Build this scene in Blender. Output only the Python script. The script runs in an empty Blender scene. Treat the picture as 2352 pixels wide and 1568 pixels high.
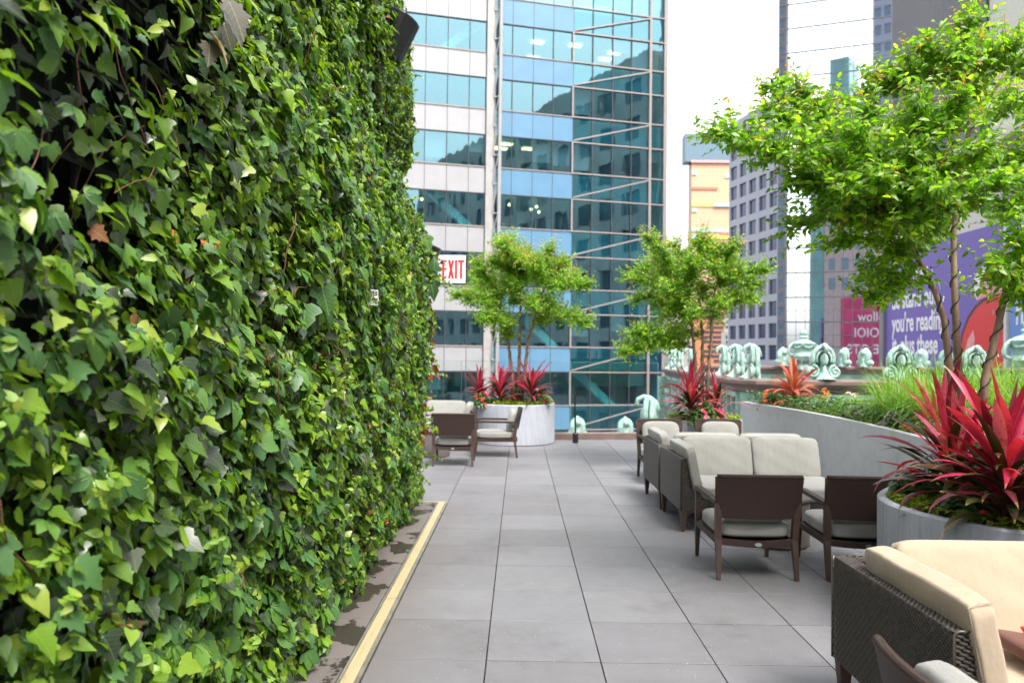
import bpy, bmesh, math, random
import numpy as np
from mathutils import Vector, Matrix
random.seed(7); rng = np.random.default_rng(7)
PI = math.pi
sc = bpy.context.scene
COL = sc.collection
# ---------------------------------------------------------------- camera, sky, sun, exposure
FPX = 3022/1.7415; CX, CY = 1176.0, 784.0
EYE = Vector((0, 0, 1.62))
ROT = (Matrix.Rotation(math.radians(.582), 3, 'Z') @ Matrix.Rotation(PI/2+math.radians(1.083), 3, 'X')
       @ Matrix.Rotation(math.radians(.7), 3, 'Z'))
cam = bpy.data.cameras.new('camera'); co = bpy.data.objects.new('camera', cam); COL.objects.link(co)
co.matrix_world = Matrix.Translation(EYE) @ ROT.to_4x4()
cam.sensor_width = 36; cam.lens = 3022/4096*36; cam.clip_end = 3000; cam.clip_start = .05
cam.dof.use_dof = True; cam.dof.focus_distance = 3.7; cam.dof.aperture_fstop = 3.2
sc.camera = co
SUN_EL, SUN_AZ = math.radians(58), math.radians(150)
w = bpy.data.worlds.new('World'); sc.world = w; w.use_nodes = True
nt = w.node_tree; nt.nodes.clear()
sky = nt.nodes.new('ShaderNodeTexSky'); sky.sky_type = 'NISHITA'; sky.sun_disc = False
sky.sun_elevation = SUN_EL; sky.sun_rotation = SUN_AZ; sky.dust_density = 4; sky.air_density = 1.3
hs = nt.nodes.new('ShaderNodeHueSaturation'); hs.inputs['Saturation'].default_value = .22
bg = nt.nodes.new('ShaderNodeBackground'); bg.inputs[1].default_value = .15
wo = nt.nodes.new('ShaderNodeOutputWorld')
nt.links.new(sky.outputs[0], hs.inputs['Color']); nt.links.new(hs.outputs[0], bg.inputs[0]); nt.links.new(bg.outputs[0], wo.inputs[0])
sl = bpy.data.lights.new('sun', 'SUN'); sl.energy = 1.3; sl.angle = math.radians(25); sl.color = (1, .96, .9)
so = bpy.data.objects.new('sun', sl); COL.objects.link(so)
sd = Vector((math.sin(SUN_AZ)*math.cos(SUN_EL), math.cos(SUN_AZ)*math.cos(SUN_EL), math.sin(SUN_EL)))
so.rotation_euler = sd.to_track_quat('Z', 'Y').to_euler(); so.location = (0, -5, 60)
sc.view_settings.view_transform = 'Standard'; sc.view_settings.look = 'None'
sc.view_settings.exposure = 1.82; sc.view_settings.gamma = 1
# ---------------------------------------------------------------- helpers
def ray(x, y): return ROT @ Vector(((x-CX)/FPX, -(y-CY)/FPX, -1))
def at(x, y, Y):                       # point seen at (x, y) at the true distance Y along the terrace
    d = ray(x, y); return EYE + d*(Y/d.y)

class N:
    """node material helper"""
    def __init__(s, name, blend=False):
        s.m = bpy.data.materials.new(name); s.m.use_nodes = True; s.t = s.m.node_tree; s.t.nodes.clear()
        s.out = s.n('OutputMaterial')
    def n(s, typ, **k):
        x = s.t.nodes.new('ShaderNode'+typ)
        for a, b in k.items():
            if a.startswith('i_'):
                kk = a[2:]; x.inputs[int(kk) if kk.isdigit() else kk.replace('_', ' ')].default_value = b
            else: setattr(x, a, b)
        return x
    def l(s, a, b): s.t.links.new(a, b)
    def pr(s, col=(.5, .5, .5), rough=.6, metal=0, **k):
        p = s.n('BsdfPrincipled'); p.inputs['Roughness'].default_value = rough; p.inputs['Metallic'].default_value = metal
        if col: p.inputs['Base Color'].default_value = (*col, 1)
        for a, b in k.items(): p.inputs[a.replace('_', ' ')].default_value = b
        s.p = p; s.l(p.outputs[0], s.out.inputs[0]); return p
    def coord(s, scale=(1, 1, 1), kind='Object', rot=(0, 0, 0)):
        c = s.n('TexCoord'); mp = s.n('Mapping'); mp.inputs['Scale'].default_value = scale; mp.inputs['Rotation'].default_value = rot
        s.l(c.outputs[kind], mp.inputs[0]); return mp.outputs[0]
    def noise(s, scale, vec=None, detail=4, rough=.55):
        x = s.n('TexNoise'); x.inputs['Scale'].default_value = scale; x.inputs['Detail'].default_value = detail; x.inputs['Roughness'].default_value = rough
        if vec: s.l(vec, x.inputs['Vector'])
        return x.outputs['Fac']
    def ramp(s, fac, stops, interp='LINEAR'):
        r = s.n('ValToRGB'); cr = r.color_ramp; cr.interpolation = interp
        while len(cr.elements) < len(stops): cr.elements.new(.5)
        for e, (p, c) in zip(cr.elements, stops): e.position = p; e.color = (*c, 1) if len(c) == 3 else c
        s.l(fac, r.inputs[0]); return r.outputs[0]
    def math(s, op, a, b=None, clamp=False):
        x = s.n('Math', operation=op); x.use_clamp = clamp
        for i, v in enumerate((a, b)):
            if v is None: continue
            if isinstance(v, (int, float)): x.inputs[i].default_value = v
            else: s.l(v, x.inputs[i])
        return x.outputs[0]
    def mix(s, fac, a, b, typ='MIX'):
        x = s.n('MixRGB', blend_type=typ)
        for i, v in enumerate((fac, a, b)):
            if isinstance(v, (int, float)): x.inputs[i].default_value = v
            elif isinstance(v, tuple): x.inputs[i].default_value = (*v, 1)
            else: s.l(v, x.inputs[i])
        return x.outputs[0]
    def bump(s, h, strength=.3, dist=.01):
        b = s.n('Bump'); b.inputs['Strength'].default_value = strength; b.inputs['Distance'].default_value = dist
        s.l(h, b.inputs['Height']); s.l(b.outputs[0], s.p.inputs['Normal'])

def simple(name, col, rough=.6, metal=0, var=.12, scale=6, bump=0, bscale=60, stretch=(1, 1, 1), **k):
    a = N(name); a.pr(col, rough, metal, **k)
    v = a.coord(stretch); f = a.noise(scale, v, 5)
    lo = tuple(c*(1-var) for c in col); hi = tuple(min(1, c*(1+var)) for c in col)
    a.l(a.ramp(f, [(.3, lo), (.7, hi)]), a.p.inputs['Base Color'])
    if bump: a.bump(a.noise(bscale, v, 3), bump, .004)
    return a.m

class MB:
    def __init__(s): s.v = []; s.f = []; s.M = Matrix.Identity(4)
    def add(s, vs, fs):
        o = len(s.v); s.v += [tuple(s.M @ Vector(p)) for p in vs]; s.f += [tuple(i+o for i in f) for f in fs]; return s
    def box(s, a, b, bev=0):
        x0, y0, z0 = a; x1, y1, z1 = b
        if bev:
            bm = bmesh.new(); bmesh.ops.create_cube(bm, size=1)
            for v in bm.verts: v.co = Vector(((x0+x1)/2+v.co.x*(x1-x0), (y0+y1)/2+v.co.y*(y1-y0), (z0+z1)/2+v.co.z*(z1-z0)))
            bmesh.ops.bevel(bm, geom=bm.edges[:], offset=bev, segments=2, affect='EDGES', profile=.7)
            bm.verts.index_update(); s.add([v.co[:] for v in bm.verts], [[v.index for v in f.verts] for f in bm.faces]); bm.free(); return s
        vs = [(x, y, z) for z in (z0, z1) for y in (y0, y1) for x in (x0, x1)]
        return s.add(vs, [(0, 2, 3, 1), (4, 5, 7, 6), (0, 1, 5, 4), (2, 6, 7, 3), (0, 4, 6, 2), (1, 3, 7, 5)])
    def bar(s, p, q, wx, wy=None, up=(0, 0, 1), w2=None):
        wy = wy or wx; p = Vector(p); q = Vector(q); d = (q-p).normalized(); u = Vector(up)
        if abs(d.dot(u)) > .95: u = Vector((0, 1, 0))
        a = d.cross(u).normalized(); b = a.cross(d).normalized(); k = w2 if w2 else 1
        vs = [p+a*i*wx/2+b*j*wy/2 for i, j in ((-1, -1), (1, -1), (1, 1), (-1, 1))]+[q+a*i*wx*k/2+b*j*wy*k/2 for i, j in ((-1, -1), (1, -1), (1, 1), (-1, 1))]
        return s.add(vs, [(3, 2, 1, 0), (4, 5, 6, 7), (0, 1, 5, 4), (1, 2, 6, 5), (2, 3, 7, 6), (3, 0, 4, 7)])
    def tube(s, pts, r, n=8, cap=True):
        pts = [Vector(p) for p in pts]; rs = r if isinstance(r, (list, tuple)) else [r]*len(pts)
        vs = []; fs = []; prev = None
        for i, p in enumerate(pts):
            d = (pts[min(i+1, len(pts)-1)]-pts[max(i-1, 0)]).normalized()
            if prev is None: a = d.orthogonal().normalized()
            else:
                a = prev-d*prev.dot(d)
                a = a.normalized() if a.length > 1e-5 else d.orthogonal().normalized()
            prev = a; b = d.cross(a)
            vs += [p+(a*math.cos(2*PI*k/n)+b*math.sin(2*PI*k/n))*rs[i] for k in range(n)]
            if i: fs += [((i-1)*n+k, (i-1)*n+(k+1) % n, i*n+(k+1) % n, i*n+k) for k in range(n)]
        if cap: fs += [tuple(range(n))[::-1], tuple((len(pts)-1)*n+k for k in range(n))]
        return s.add(vs, fs)
    def lathe(s, prof, n=32, c=(0, 0, 0), cap=True):
        vs = [(c[0]+r*math.cos(2*PI*k/n), c[1]+r*math.sin(2*PI*k/n), c[2]+z) for r, z in prof for k in range(n)]
        fs = [((i)*n+k, i*n+(k+1) % n, (i+1)*n+(k+1) % n, (i+1)*n+k) for i in range(len(prof)-1) for k in range(n)]
        if cap: fs += [tuple(range(n))[::-1], tuple((len(prof)-1)*n+k for k in range(n))]
        return s.add(vs, fs)
    def prism(s, pts, d0, d1, fn):      # pts 2D outline, fn(a, b, d) -> 3D
        n = len(pts); vs = [fn(a, b, d0) for a, b in pts]+[fn(a, b, d1) for a, b in pts]
        return s.add(vs, [tuple(range(n)), tuple(range(2*n-1, n-1, -1))]+[(i, i+n, (i+1) % n+n, (i+1) % n) for i in range(n)])
    def ico(s, c, r, sub=2, sc_=(1, 1, 1), jit=0):
        bm = bmesh.new(); bmesh.ops.create_icosphere(bm, subdivisions=sub, radius=1)
        vs = []
        for v in bm.verts:
            k = 1+random.uniform(-jit, jit); vs.append((c[0]+v.co.x*r*sc_[0]*k, c[1]+v.co.y*r*sc_[1]*k, c[2]+v.co.z*r*sc_[2]*k))
        bm.verts.index_update(); s.add(vs, [[v.index for v in f.verts] for f in bm.faces]); bm.free(); return s
    def cushion(s, c, sz, R=None, n=12, p=5., belly=.25, wr=.0):
        """soft box: cube sphere squared off, fuller in the middle"""
        R = R or Matrix.Identity(3); hx, hy, hz = [a/2 for a in sz]; thin = min(range(3), key=lambda i: sz[i]); vs = []; fs = []; idx = {}
        def vert(q):
            k = tuple(round(a, 5) for a in q)
            if k in idx: return idx[k]
            m = (abs(q[0])**p+abs(q[1])**p+abs(q[2])**p)**(1/p); u = [a/m for a in q]
            o = [i for i in range(3) if i != thin]
            u[thin] *= 1-belly*(abs(u[o[0]])**2.5+abs(u[o[1]])**2.5)*.5
            if wr: u[thin] += wr*math.sin(7*u[o[0]]+3*u[o[1]]+c[0]*5)*math.cos(5*u[o[1]]+c[1]*3)
            idx[k] = len(vs); vs.append(Vector(c)+R @ Vector((u[0]*hx, u[1]*hy, u[2]*hz))); return idx[k]
        for ax in range(3):
            for sg in (-1, 1):
                for i in range(n):
                    for j in range(n):
                        qs = []
                        for a, b in ((i, j), (i+1, j), (i+1, j+1), (i, j+1)):
                            q = [0, 0, 0]; q[ax] = sg; q[(ax+1) % 3] = math.tan((2*a/n-1)*.7854); q[(ax+2) % 3] = math.tan((2*b/n-1)*.7854); qs.append(vert(q))
                        fs.append(tuple(qs) if sg > 0 else tuple(qs[::-1]))
        return s.add(vs, fs)
    def mesh(s, name, smooth=False, recalc=False):
        me = bpy.data.meshes.new(name); me.from_pydata(s.v, [], s.f)
        if recalc:
            bm = bmesh.new(); bm.from_mesh(me); bmesh.ops.recalc_face_normals(bm, faces=bm.faces[:]); bm.to_mesh(me); bm.free()
        if smooth:
            me.polygons.foreach_set('use_smooth', [True]*len(me.polygons))
            if smooth != True: me.set_sharp_from_angle(angle=math.radians(smooth))
        return me
    def build(s, name, mat, parent=None, smooth=False, world=True, recalc=True):
        me = s.mesh(name, smooth, recalc); me.materials.append(mat)
        return link(name, me, parent, world)

def link(name, me, parent=None, world=True):
    o = bpy.data.objects.new(name, me); COL.objects.link(o)
    if parent:
        o.parent = parent
        if world:
            off = parent_loc(parent); me.transform(Matrix.Translation(-off))
    return o
def parent_loc(p):
    v = Vector((0, 0, 0))
    while p: v += p.location; p = p.parent
    return v
def tag(o, label=None, cat=None, group=None, kind=None):
    for k, v in (('label', label), ('category', cat), ('group', group), ('kind', kind)):
        if v: o[k] = v
    return o
def thing(name, label, cat, loc=(0, 0, 0), group=None):
    o = bpy.data.objects.new(name, None); COL.objects.link(o); o.location = loc; o.empty_display_size = .1
    return tag(o, label, cat, group)
def copy_tree(o, parent=None):
    c = o.copy(); COL.objects.link(c)
    if parent: c.parent = parent
    for ch in [x for x in KIDS(o)]: copy_tree(ch, c)
    return c
def KIDS(o): return [x for x in COL.objects if x.parent == o]
def place(o, loc, rz=0, label=None):
    o.location = loc; o.rotation_euler = (0, 0, rz)
    if label: o['label'] = label
    return o

# ---- leaf clouds: many small real leaves in one mesh
def leafgeo(outline, fold=.12, bend=.12):
    """closed right-side outline from stalk to tip, mirrored, as two fans about the midrib"""
    R = [(x, y) for x, y in outline]; n = len(R)
    mids = [(0, y) for x, y in R]
    vs = [(0, y) for _, y in R]+[(x, y) for x, y in R[1:-1]]+[(-x, y) for x, y in R[1:-1]]
    fs = []; m = n-2
    for sgn in (0, 1):
        b = n+sgn*m
        side = [0]+[b+i for i in range(m)]+[n-1]
        for i in range(n-1):
            q = [i, side[i], side[i+1], i+1] if not sgn else [i+1, side[i+1], side[i], i]
            q = [a for j, a in enumerate(q) if a not in q[:j]]
            if len(q) > 2: fs.append(q)
    V = np.array([(x, y, fold*abs(x)*1.0-bend*y*y) for x, y in vs]); return V, fs
OVATE = leafgeo([(0, 0), (.22, .1), (.3, .35), (.2, .7), (0, 1)])
IVY = leafgeo([(0, 0), (.22, -.12), (.46, .02), (.52, .2), (.3, .36), (.33, .5), (.17, .72), (0, 1)], .22, .18)
SPADE = leafgeo([(0, 0), (.3, -.1), (.42, .12), (.36, .42), (.16, .76), (0, 1)], .25, .25)
TREE = leafgeo([(0, 0), (.2, .22), (.25, .5), (.14, .82), (0, 1)], .25, .3)
def serr():
    return leafgeo([(0, 0), (.14, .14), (.2, .24), (.2, .3), (.3, .42), (.27, .46), (.33, .58), (.26, .62), (.26, .72), (.17, .78), (.14, .88), (0, 1)], .25, .3)
def creeper():
    V0, F0 = serr(); VV = []; FF = []; o = 0
    for a, k in ((0, 1), (-48, .85), (48, .85), (-95, .6), (95, .6)):
        a = math.radians(a); c, s = math.cos(a), math.sin(a)
        V = V0.copy()*k*.75; V[:, 2] -= .15*V0[:, 1]*abs(a)*.3
        X = V[:, 0]*c+V[:, 1]*s; Yv = -V[:, 0]*s+V[:, 1]*c
        W = np.stack([X, Yv, V[:, 2]], 1); VV.append(W); FF += [[i+o for i in f] for f in F0]; o += len(W)
    return np.concatenate(VV), FF
CREEP = creeper(); MAPLE = leafgeo([(0, 0), (.2, -.14), (.42, -.02), (.36, .1), (.58, .3), (.42, .34), (.3, .44), (.36, .6), (.2, .62), (.16, .78), (0, 1)], .2, .2)
def cloud(name, mat, parent, P, Nn, T, S, geo, twist=0, smooth=True):
    """P points, Nn normals, T tip directions, S sizes; every leaf is an island of its own"""
    V, F = geo; P = np.asarray(P, float); n = len(P)
    if n == 0: return None
    Nn = Nn/np.linalg.norm(Nn, axis=1, keepdims=True)
    T = T-Nn*np.sum(T*Nn, 1, keepdims=True); T /= np.linalg.norm(T, axis=1, keepdims=True)+1e-9
    B = np.cross(T, Nn); S = np.asarray(S)[:, None, None]
    cv = rng.uniform(.4, 1.8, (n, 1, 1))
    loc = V[None, :, :]
    W = P[:, None, :]+S*(loc[:, :, 0:1]*B[:, None, :]+loc[:, :, 1:2]*T[:, None, :]+cv*loc[:, :, 2:3]*Nn[:, None, :])
    k = len(V); me = bpy.data.meshes.new(name)
    ls = np.array([len(f) for f in F]); fl = np.concatenate([np.array(f) for f in F])
    me.vertices.add(n*k); me.vertices.foreach_set('co', W.reshape(-1).astype(np.float32))
    L = len(fl); loops = (fl[None, :]+(np.arange(n)*k)[:, None]).reshape(-1)
    me.loops.add(n*L); me.loops.foreach_set('vertex_index', loops.astype(np.int32))
    me.polygons.add(n*len(F)); st = np.concatenate([[0], np.cumsum(ls)[:-1]])
    me.polygons.foreach_set('loop_start', (st[None, :]+(np.arange(n)*L)[:, None]).reshape(-1).astype(np.int32))
    me.update(calc_edges=True)
    uv = me.uv_layers.new(name='UVMap'); u = V[fl][:, :2]
    uv.data.foreach_set('uv', np.tile(u, (n, 1)).reshape(-1).astype(np.float32))
    if smooth: me.polygons.foreach_set('use_smooth', np.ones(n*len(F), bool))
    me.validate(); me.materials.append(mat)
    return link(name, me, parent)
def unit(a): return a/(np.linalg.norm(a, axis=-1, keepdims=True)+1e-9)

# ---------------------------------------------------------------- materials
def leafmat(name, stops, rough=.42, trans=.3, vein=(.35, .5, .18), vs=.35, bright=1.5, tip=None):
    a = N(name); p = a.pr(None, rough*1.08); p.inputs['Specular IOR Level'].default_value = .6
    g = a.n('NewGeometry'); c = a.ramp(g.outputs['Random Per Island'], stops)
    tc = a.n('TexCoord'); nz = a.noise(25, tc.outputs['Object'], 3)
    c = a.mix(a.math('MULTIPLY', nz, .5), c, a.mix(1., c, (.55, .6, .45), 'MULTIPLY'))
    sp = a.n('SeparateXYZ'); a.l(tc.outputs['UV'], sp.inputs[0])
    ax = a.math('ABSOLUTE', sp.outputs[0])
    mid = a.math('LESS_THAN', ax, .018)
    sd_ = a.math('SUBTRACT', sp.outputs[1], a.math('MULTIPLY', ax, .8))
    sv = a.math('LESS_THAN', a.math('ABSOLUTE', a.math('SUBTRACT', a.math('FRACT', a.math('MULTIPLY', sd_, 6.)), .5)), .07)
    vn = a.math('MULTIPLY', a.math('MAXIMUM', mid, a.math('MULTIPLY', sv, .5)), vs)
    c = a.mix(vn, c, vein)
    if tip:
        tn = a.noise(9, tc.outputs['Object'], 3); tm = a.math('GREATER_THAN', a.math('ADD', sp.outputs[1], a.math('MULTIPLY', tn, .22)), 1.035)
        bm = a.math('MULTIPLY', a.math('GREATER_THAN', a.noise(16, tc.outputs['Object'], 4, .6), .57), .45)
        st_ = a.n('TexNoise'); st_.inputs['Scale'].default_value = 1; mp = a.n('Mapping'); mp.inputs['Scale'].default_value = (60, 2, 1); a.l(tc.outputs['UV'], mp.inputs[0]); a.l(mp.outputs[0], st_.inputs['Vector'])
        c = a.mix(a.math('MULTIPLY', st_.outputs[0], .32), c, a.mix(1., c, (.45, .45, .5), 'MULTIPLY'))
        c = a.mix(bm, c, tip); c = a.mix(a.math('MULTIPLY', tm, .8), c, (.22, .13, .06))
    a.l(c, p.inputs['Base Color'])
    tr = a.n('BsdfTranslucent'); a.l(a.mix(1., c, (bright, bright*1.05, bright*.35), 'MULTIPLY'), tr.inputs[0])
    mx = a.n('MixShader'); mx.inputs[0].default_value = trans
    a.l(p.outputs[0], mx.inputs[1]); a.l(tr.outputs[0], mx.inputs[2]); a.l(mx.outputs[0], a.out.inputs[0])
    return a.m
M = {}
G = lambda *s: [(p, c) for p, c in s]
M['ivy'] = leafmat('ivy_leaf', G((0, (.03, .045, .03)), (.12, (.05, .095, .025)), (.28, (.085, .175, .016)), (.54, (.14, .27, .015)), (.85, (.23, .375, .02)), (1, (.34, .42, .06))), .3, .36, vs=.16, bright=1.9)
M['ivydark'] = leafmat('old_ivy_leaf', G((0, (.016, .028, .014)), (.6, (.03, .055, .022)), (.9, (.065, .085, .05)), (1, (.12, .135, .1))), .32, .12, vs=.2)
M['creep'] = leafmat('creeper_leaf', G((0, (.05, .13, .03)), (.5, (.08, .19, .05)), (1, (.15, .3, .03))), .42, .28, (.12, .2, .08), vs=.25)
M['sprout'] = leafmat('young_shoot_leaf', G((0, (.14, .27, .02)), (.6, (.22, .38, .03)), (1, (.38, .46, .05))), .35, .4)
M['treeleaf'] = leafmat('tree_leaf', G((0, (.06, .15, .012)), (.35, (.11, .235, .014)), (.75, (.2, .35, .018)), (1, (.32, .45, .03))), .36, .55, vs=.12, bright=2.5)
M['treetip'] = leafmat('young_tree_leaf', G((0, (.4, .42, .03)), (.6, (.55, .4, .02)), (1, (.6, .25, .03))), .4, .45, vs=.1)
M['red'] = leafmat('cordyline_red', G((0, (.22, .008, .03)), (.3, (.55, .02, .08)), (.7, (.7, .05, .15)), (1, (.8, .22, .32))), .38, .32, (.7, .15, .25), .2, 1.2, tip=(.3, .012, .03))
M['salmon'] = leafmat('cordyline_salmon', G((0, (.55, .04, .06)), (.5, (.65, .16, .12)), (1, (.7, .32, .2))), .4, .3, (.7, .3, .2), .2, 1.1, tip=(.3, .2, .04))
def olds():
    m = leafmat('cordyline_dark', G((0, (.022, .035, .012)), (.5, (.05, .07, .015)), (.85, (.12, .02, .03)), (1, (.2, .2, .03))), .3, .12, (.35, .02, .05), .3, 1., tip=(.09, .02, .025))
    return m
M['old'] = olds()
M['redflower'] = leafmat('red_petal', G((0, (.6, .01, .01)), (1, (.75, .03, .03))), .5, .2, vs=0, bright=1)
M['orangeflower'] = leafmat('orange_petal', G((0, (.8, .1, .01)), (1, (.85, .25, .02))), .5, .2, vs=0, bright=1)
M['pinkflower'] = leafmat('pink_petal', G((0, (.8, .06, .22)), (1, (.85, .22, .35))), .5, .2, vs=0, bright=1)
M['lilac'] = leafmat('lilac_petal', G((0, (.3, .2, .6)), (1, (.45, .35, .7))), .5, .2, vs=0, bright=1)
M['palepink'] = leafmat('pale_pink_petal', G((0, (.8, .5, .5)), (1, (.85, .65, .65))), .5, .2, vs=0, bright=1)
M['maroon'] = leafmat('maroon_leaf', G((0, (.1, .01, .01)), (.6, (.28, .02, .01)), (1, (.35, .1, .03))), .4, .2)
M['purple'] = leafmat('purple_leaf', G((0, (.03, .015, .03)), (.7, (.08, .04, .08)), (1, (.25, .2, .24))), .4, .15)
M['bush'] = leafmat('bush_leaf', G((0, (.02, .07, .015)), (.6, (.04, .13, .02)), (1, (.09, .2, .03))), .35, .25)
M['lime'] = leafmat('lime_cover', G((0, (.15, .25, .01)), (.6, (.3, .4, .02)), (1, (.48, .5, .03))), .45, .35)
M['dry'] = leafmat('dry_leaf', G((0, (.2, .06, .015)), (.6, (.35, .16, .05)), (1, (.4, .3, .2))), .7, .15)
M['grass'] = leafmat('grass_blade', G((0, (.08, .19, .015)), (.5, (.16, .32, .03)), (1, (.33, .47, .1))), .45, .4, vs=0)
M['stem'] = simple('vine_stem', (.16, .07, .035), .7)
M['soil'] = simple('soil', (.035, .022, .014), .95, var=.5, scale=40, bump=.6, bscale=90)
M['bark'] = simple('bark', (.25, .165, .11), .8, var=.35, scale=22, bump=.5, bscale=50, stretch=(1, 1, .35))
M['wire'] = simple('green_wire', (.01, .03, .02), .5)
M['bulb'] = simple('clear_bulb', (.8, .8, .75), .15)
M['black'] = simple('black_plastic', (.012, .012, .013), .38)
M['trellis'] = simple('black_trellis', (.018, .018, .02), .45)
M['white'] = simple('white_plastic', (.6, .6, .58), .4, var=.04)
M['exitred'] = simple('exit_red', (.8, .03, .04), .4, var=.03)
M['clear'] = simple('lamp_lens', (.85, .86, .86), .1, var=.05)
def concrete(name, col, st=(14, 14, 1.2), blotch=.25):
    a = N(name); p = a.pr(col, .75)
    v = a.coord(st); f = a.noise(2.2, v, 6, .65); g2 = a.noise(1.6, a.coord((1, 1, 1)), 5, .6); f3 = a.noise(60, a.coord(), 2)
    k = a.math('ADD', a.math('MULTIPLY', f, .55), a.math('MULTIPLY', g2, .45))
    lo = tuple(c*(1-blotch) for c in col); hi = tuple(c*(1+blotch*.6) for c in col)
    a.l(a.ramp(k, [(.36, lo), (.5, col), (.62, hi)]), p.inputs['Base Color']); a.bump(f3, .15, .003); return a.m
M['planter'] = concrete('planter_concrete', (.38, .395, .44))
M['longplanter'] = concrete('grey_concrete', (.42, .43, .435), (3, 3, 3), .12)
M['drum'] = concrete('drum_concrete', (.1, .086, .076), (5, 5, 2), .25)
def pavermat():
    a = N('grey_paver'); p = a.pr(None, .5)
    g = a.n('NewGeometry'); r = a.ramp(g.outputs['Random Per Island'], [(0, (.148, .143, .149)), (.35, (.155, .151, .158)), (.7, (.164, .161, .17)), (1, (.18, .176, .184))])
    v = a.coord(); n1 = a.noise(1.3, v, 6, .6); n2 = a.noise(8, v, 5, .65)
    c = a.mix(1., r, a.ramp(a.math('ADD', a.math('MULTIPLY', n1, .6), a.math('MULTIPLY', n2, .4)), [(.34, (.76, .74, .72)), (.46, (.97, .96, .96)), (.62, (1.1, 1.1, 1.12))]), 'MULTIPLY')
    gr_ = a.noise(420, v, 2, .6)
    c = a.mix(1., c, a.ramp(gr_, [(.35, (.86, .86, .86)), (.65, (1.12, 1.12, 1.12))]), 'MULTIPLY')
    vo = a.n('TexVoronoi'); vo.inputs['Scale'].default_value = 26; a.l(v, vo.inputs['Vector'])
    spk = a.math('MULTIPLY', a.math('LESS_THAN', vo.outputs['Distance'], .085), a.math('GREATER_THAN', a.noise(3.1, v, 3), .5))
    c = a.mix(a.math('MULTIPLY', spk, .5), c, (.6, .6, .58))
    vo2 = a.n('TexVoronoi'); vo2.inputs['Scale'].default_value = 17; a.l(a.coord((1, 1, 1), rot=(0, 0, .5)), vo2.inputs['Vector'])
    spd = a.math('MULTIPLY', a.math('LESS_THAN', vo2.outputs['Distance'], .07), a.math('GREATER_THAN', a.noise(2.3, v, 3), .54))
    c = a.mix(a.math('MULTIPLY', spd, .7), c, (.05, .045, .04))
    # chalky bird marks
    vo3 = a.n('TexVoronoi'); vo3.inputs['Scale'].default_value = 1.1; wv = a.n('VectorMath', operation='ADD'); a.l(v, wv.inputs[0])
    nn = a.n('TexNoise'); nn.inputs['Scale'].default_value = 14; a.l(v, nn.inputs['Vector']); sc2 = a.n('VectorMath', operation='SCALE'); sc2.inputs['Scale'].default_value = .16
    a.l(nn.outputs['Color'], sc2.inputs[0]); a.l(sc2.outputs[0], wv.inputs[1]); a.l(wv.outputs[0], vo3.inputs['Vector'])
    c = a.mix(a.math('MULTIPLY', a.math('LESS_THAN', vo3.outputs['Distance'], .035), .4), c, (.7, .7, .68))
    # wet patches and rusty dirt beside the planted wall
    sp = a.n('SeparateXYZ'); a.l(v, sp.inputs[0])
    near = a.math('MULTIPLY', a.math('LESS_THAN', sp.outputs[0], -.86), a.math('LESS_THAN', sp.outputs[1], 8.36))
    wn = a.noise(2.6, a.coord((1.2, 1., 1)), 5, .62)
    wet = a.math('MULTIPLY', near, a.ramp(a.math('ADD', wn, a.math('MULTIPLY', a.math('ADD', sp.outputs[0], 1.02), -.25)), [(.5, (0, 0, 0)), (.52, (1, 1, 1))]))
    edge = a.math('MULTIPLY', a.math('LESS_THAN', sp.outputs[1], 8.36), a.ramp(a.math('MULTIPLY', a.math('ADD', sp.outputs[0], 1.2), 1.1), [(0, (1, 1, 1)), (.9, (0, 0, 0))]))
    c = a.mix(a.math('MULTIPLY', edge, .75), c, (.13, .098, .08))
    c = a.mix(a.math('MULTIPLY', wet, .88), c, (.028, .022, .018))
    a.l(c, p.inputs['Base Color']); a.l(a.math('SUBTRACT', .5, a.math('MULTIPLY', wet, .3)), p.inputs['Roughness'])
    a.bump(gr_, .12, .002); return a.m
M['paver'] = pavermat()
M['joint'] = simple('dark_joint', (.055, .052, .05), .9)
def brassmat():
    a = N('brass'); p = a.pr(None, .34, .25); v = a.coord((6, .8, 1)); f = a.noise(2.2, v, 6, .65)
    a.l(a.ramp(f, [(.3, (.34, .29, .17)), (.4, (.5, .4, .23)), (.7, (.6, .49, .3))]), p.inputs['Base Color'])
    a.l(a.ramp(f, [(.3, (.6, .6, .6)), (.6, (.32, .32, .32))]), p.inputs['Roughness']); return a.m
M['brass'] = brassmat()
def fabric(name, col):
    a = N(name); p = a.pr(col, .9); p.inputs['Sheen Weight'].default_value = .15
    v = a.coord(); f = a.noise(3.2, v, 4)
    th = a.n('TexWave'); th.wave_type = 'BANDS'; th.bands_direction = 'Z'; th.inputs['Scale'].default_value = 95; th.inputs['Distortion'].default_value = 2.5; a.l(v, th.inputs[0])
    lo = tuple(c*.88 for c in col); hi = tuple(c*1.06 for c in col)
    c = a.mix(.14, a.ramp(f, [(.3, lo), (.7, hi)]), a.ramp(th.outputs[0], [(0, tuple(c*.6 for c in col)), (1, hi)]))
    a.l(c, p.inputs['Base Color'])
    wr = a.noise(3.2, a.coord((1.6, 1.6, .9)), 4, .55); a.bump(a.math('ADD', wr, a.math('MULTIPLY', a.noise(260, v, 1), .03)), .38, .05); return a.m
M['cushion'] = fabric('grey_cushion', (.265, .26, .238))
M['beige'] = fabric('beige_cushion', (.4, .315, .22))
M['piping'] = simple('cushion_piping', (.33, .27, .2), .8)
M['strand'] = simple('wicker_strand', (.06, .05, .041), .32, var=.45, scale=30)
M['wickback'] = simple('wicker_shadow_core', (.02, .016, .013), .8)
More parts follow.
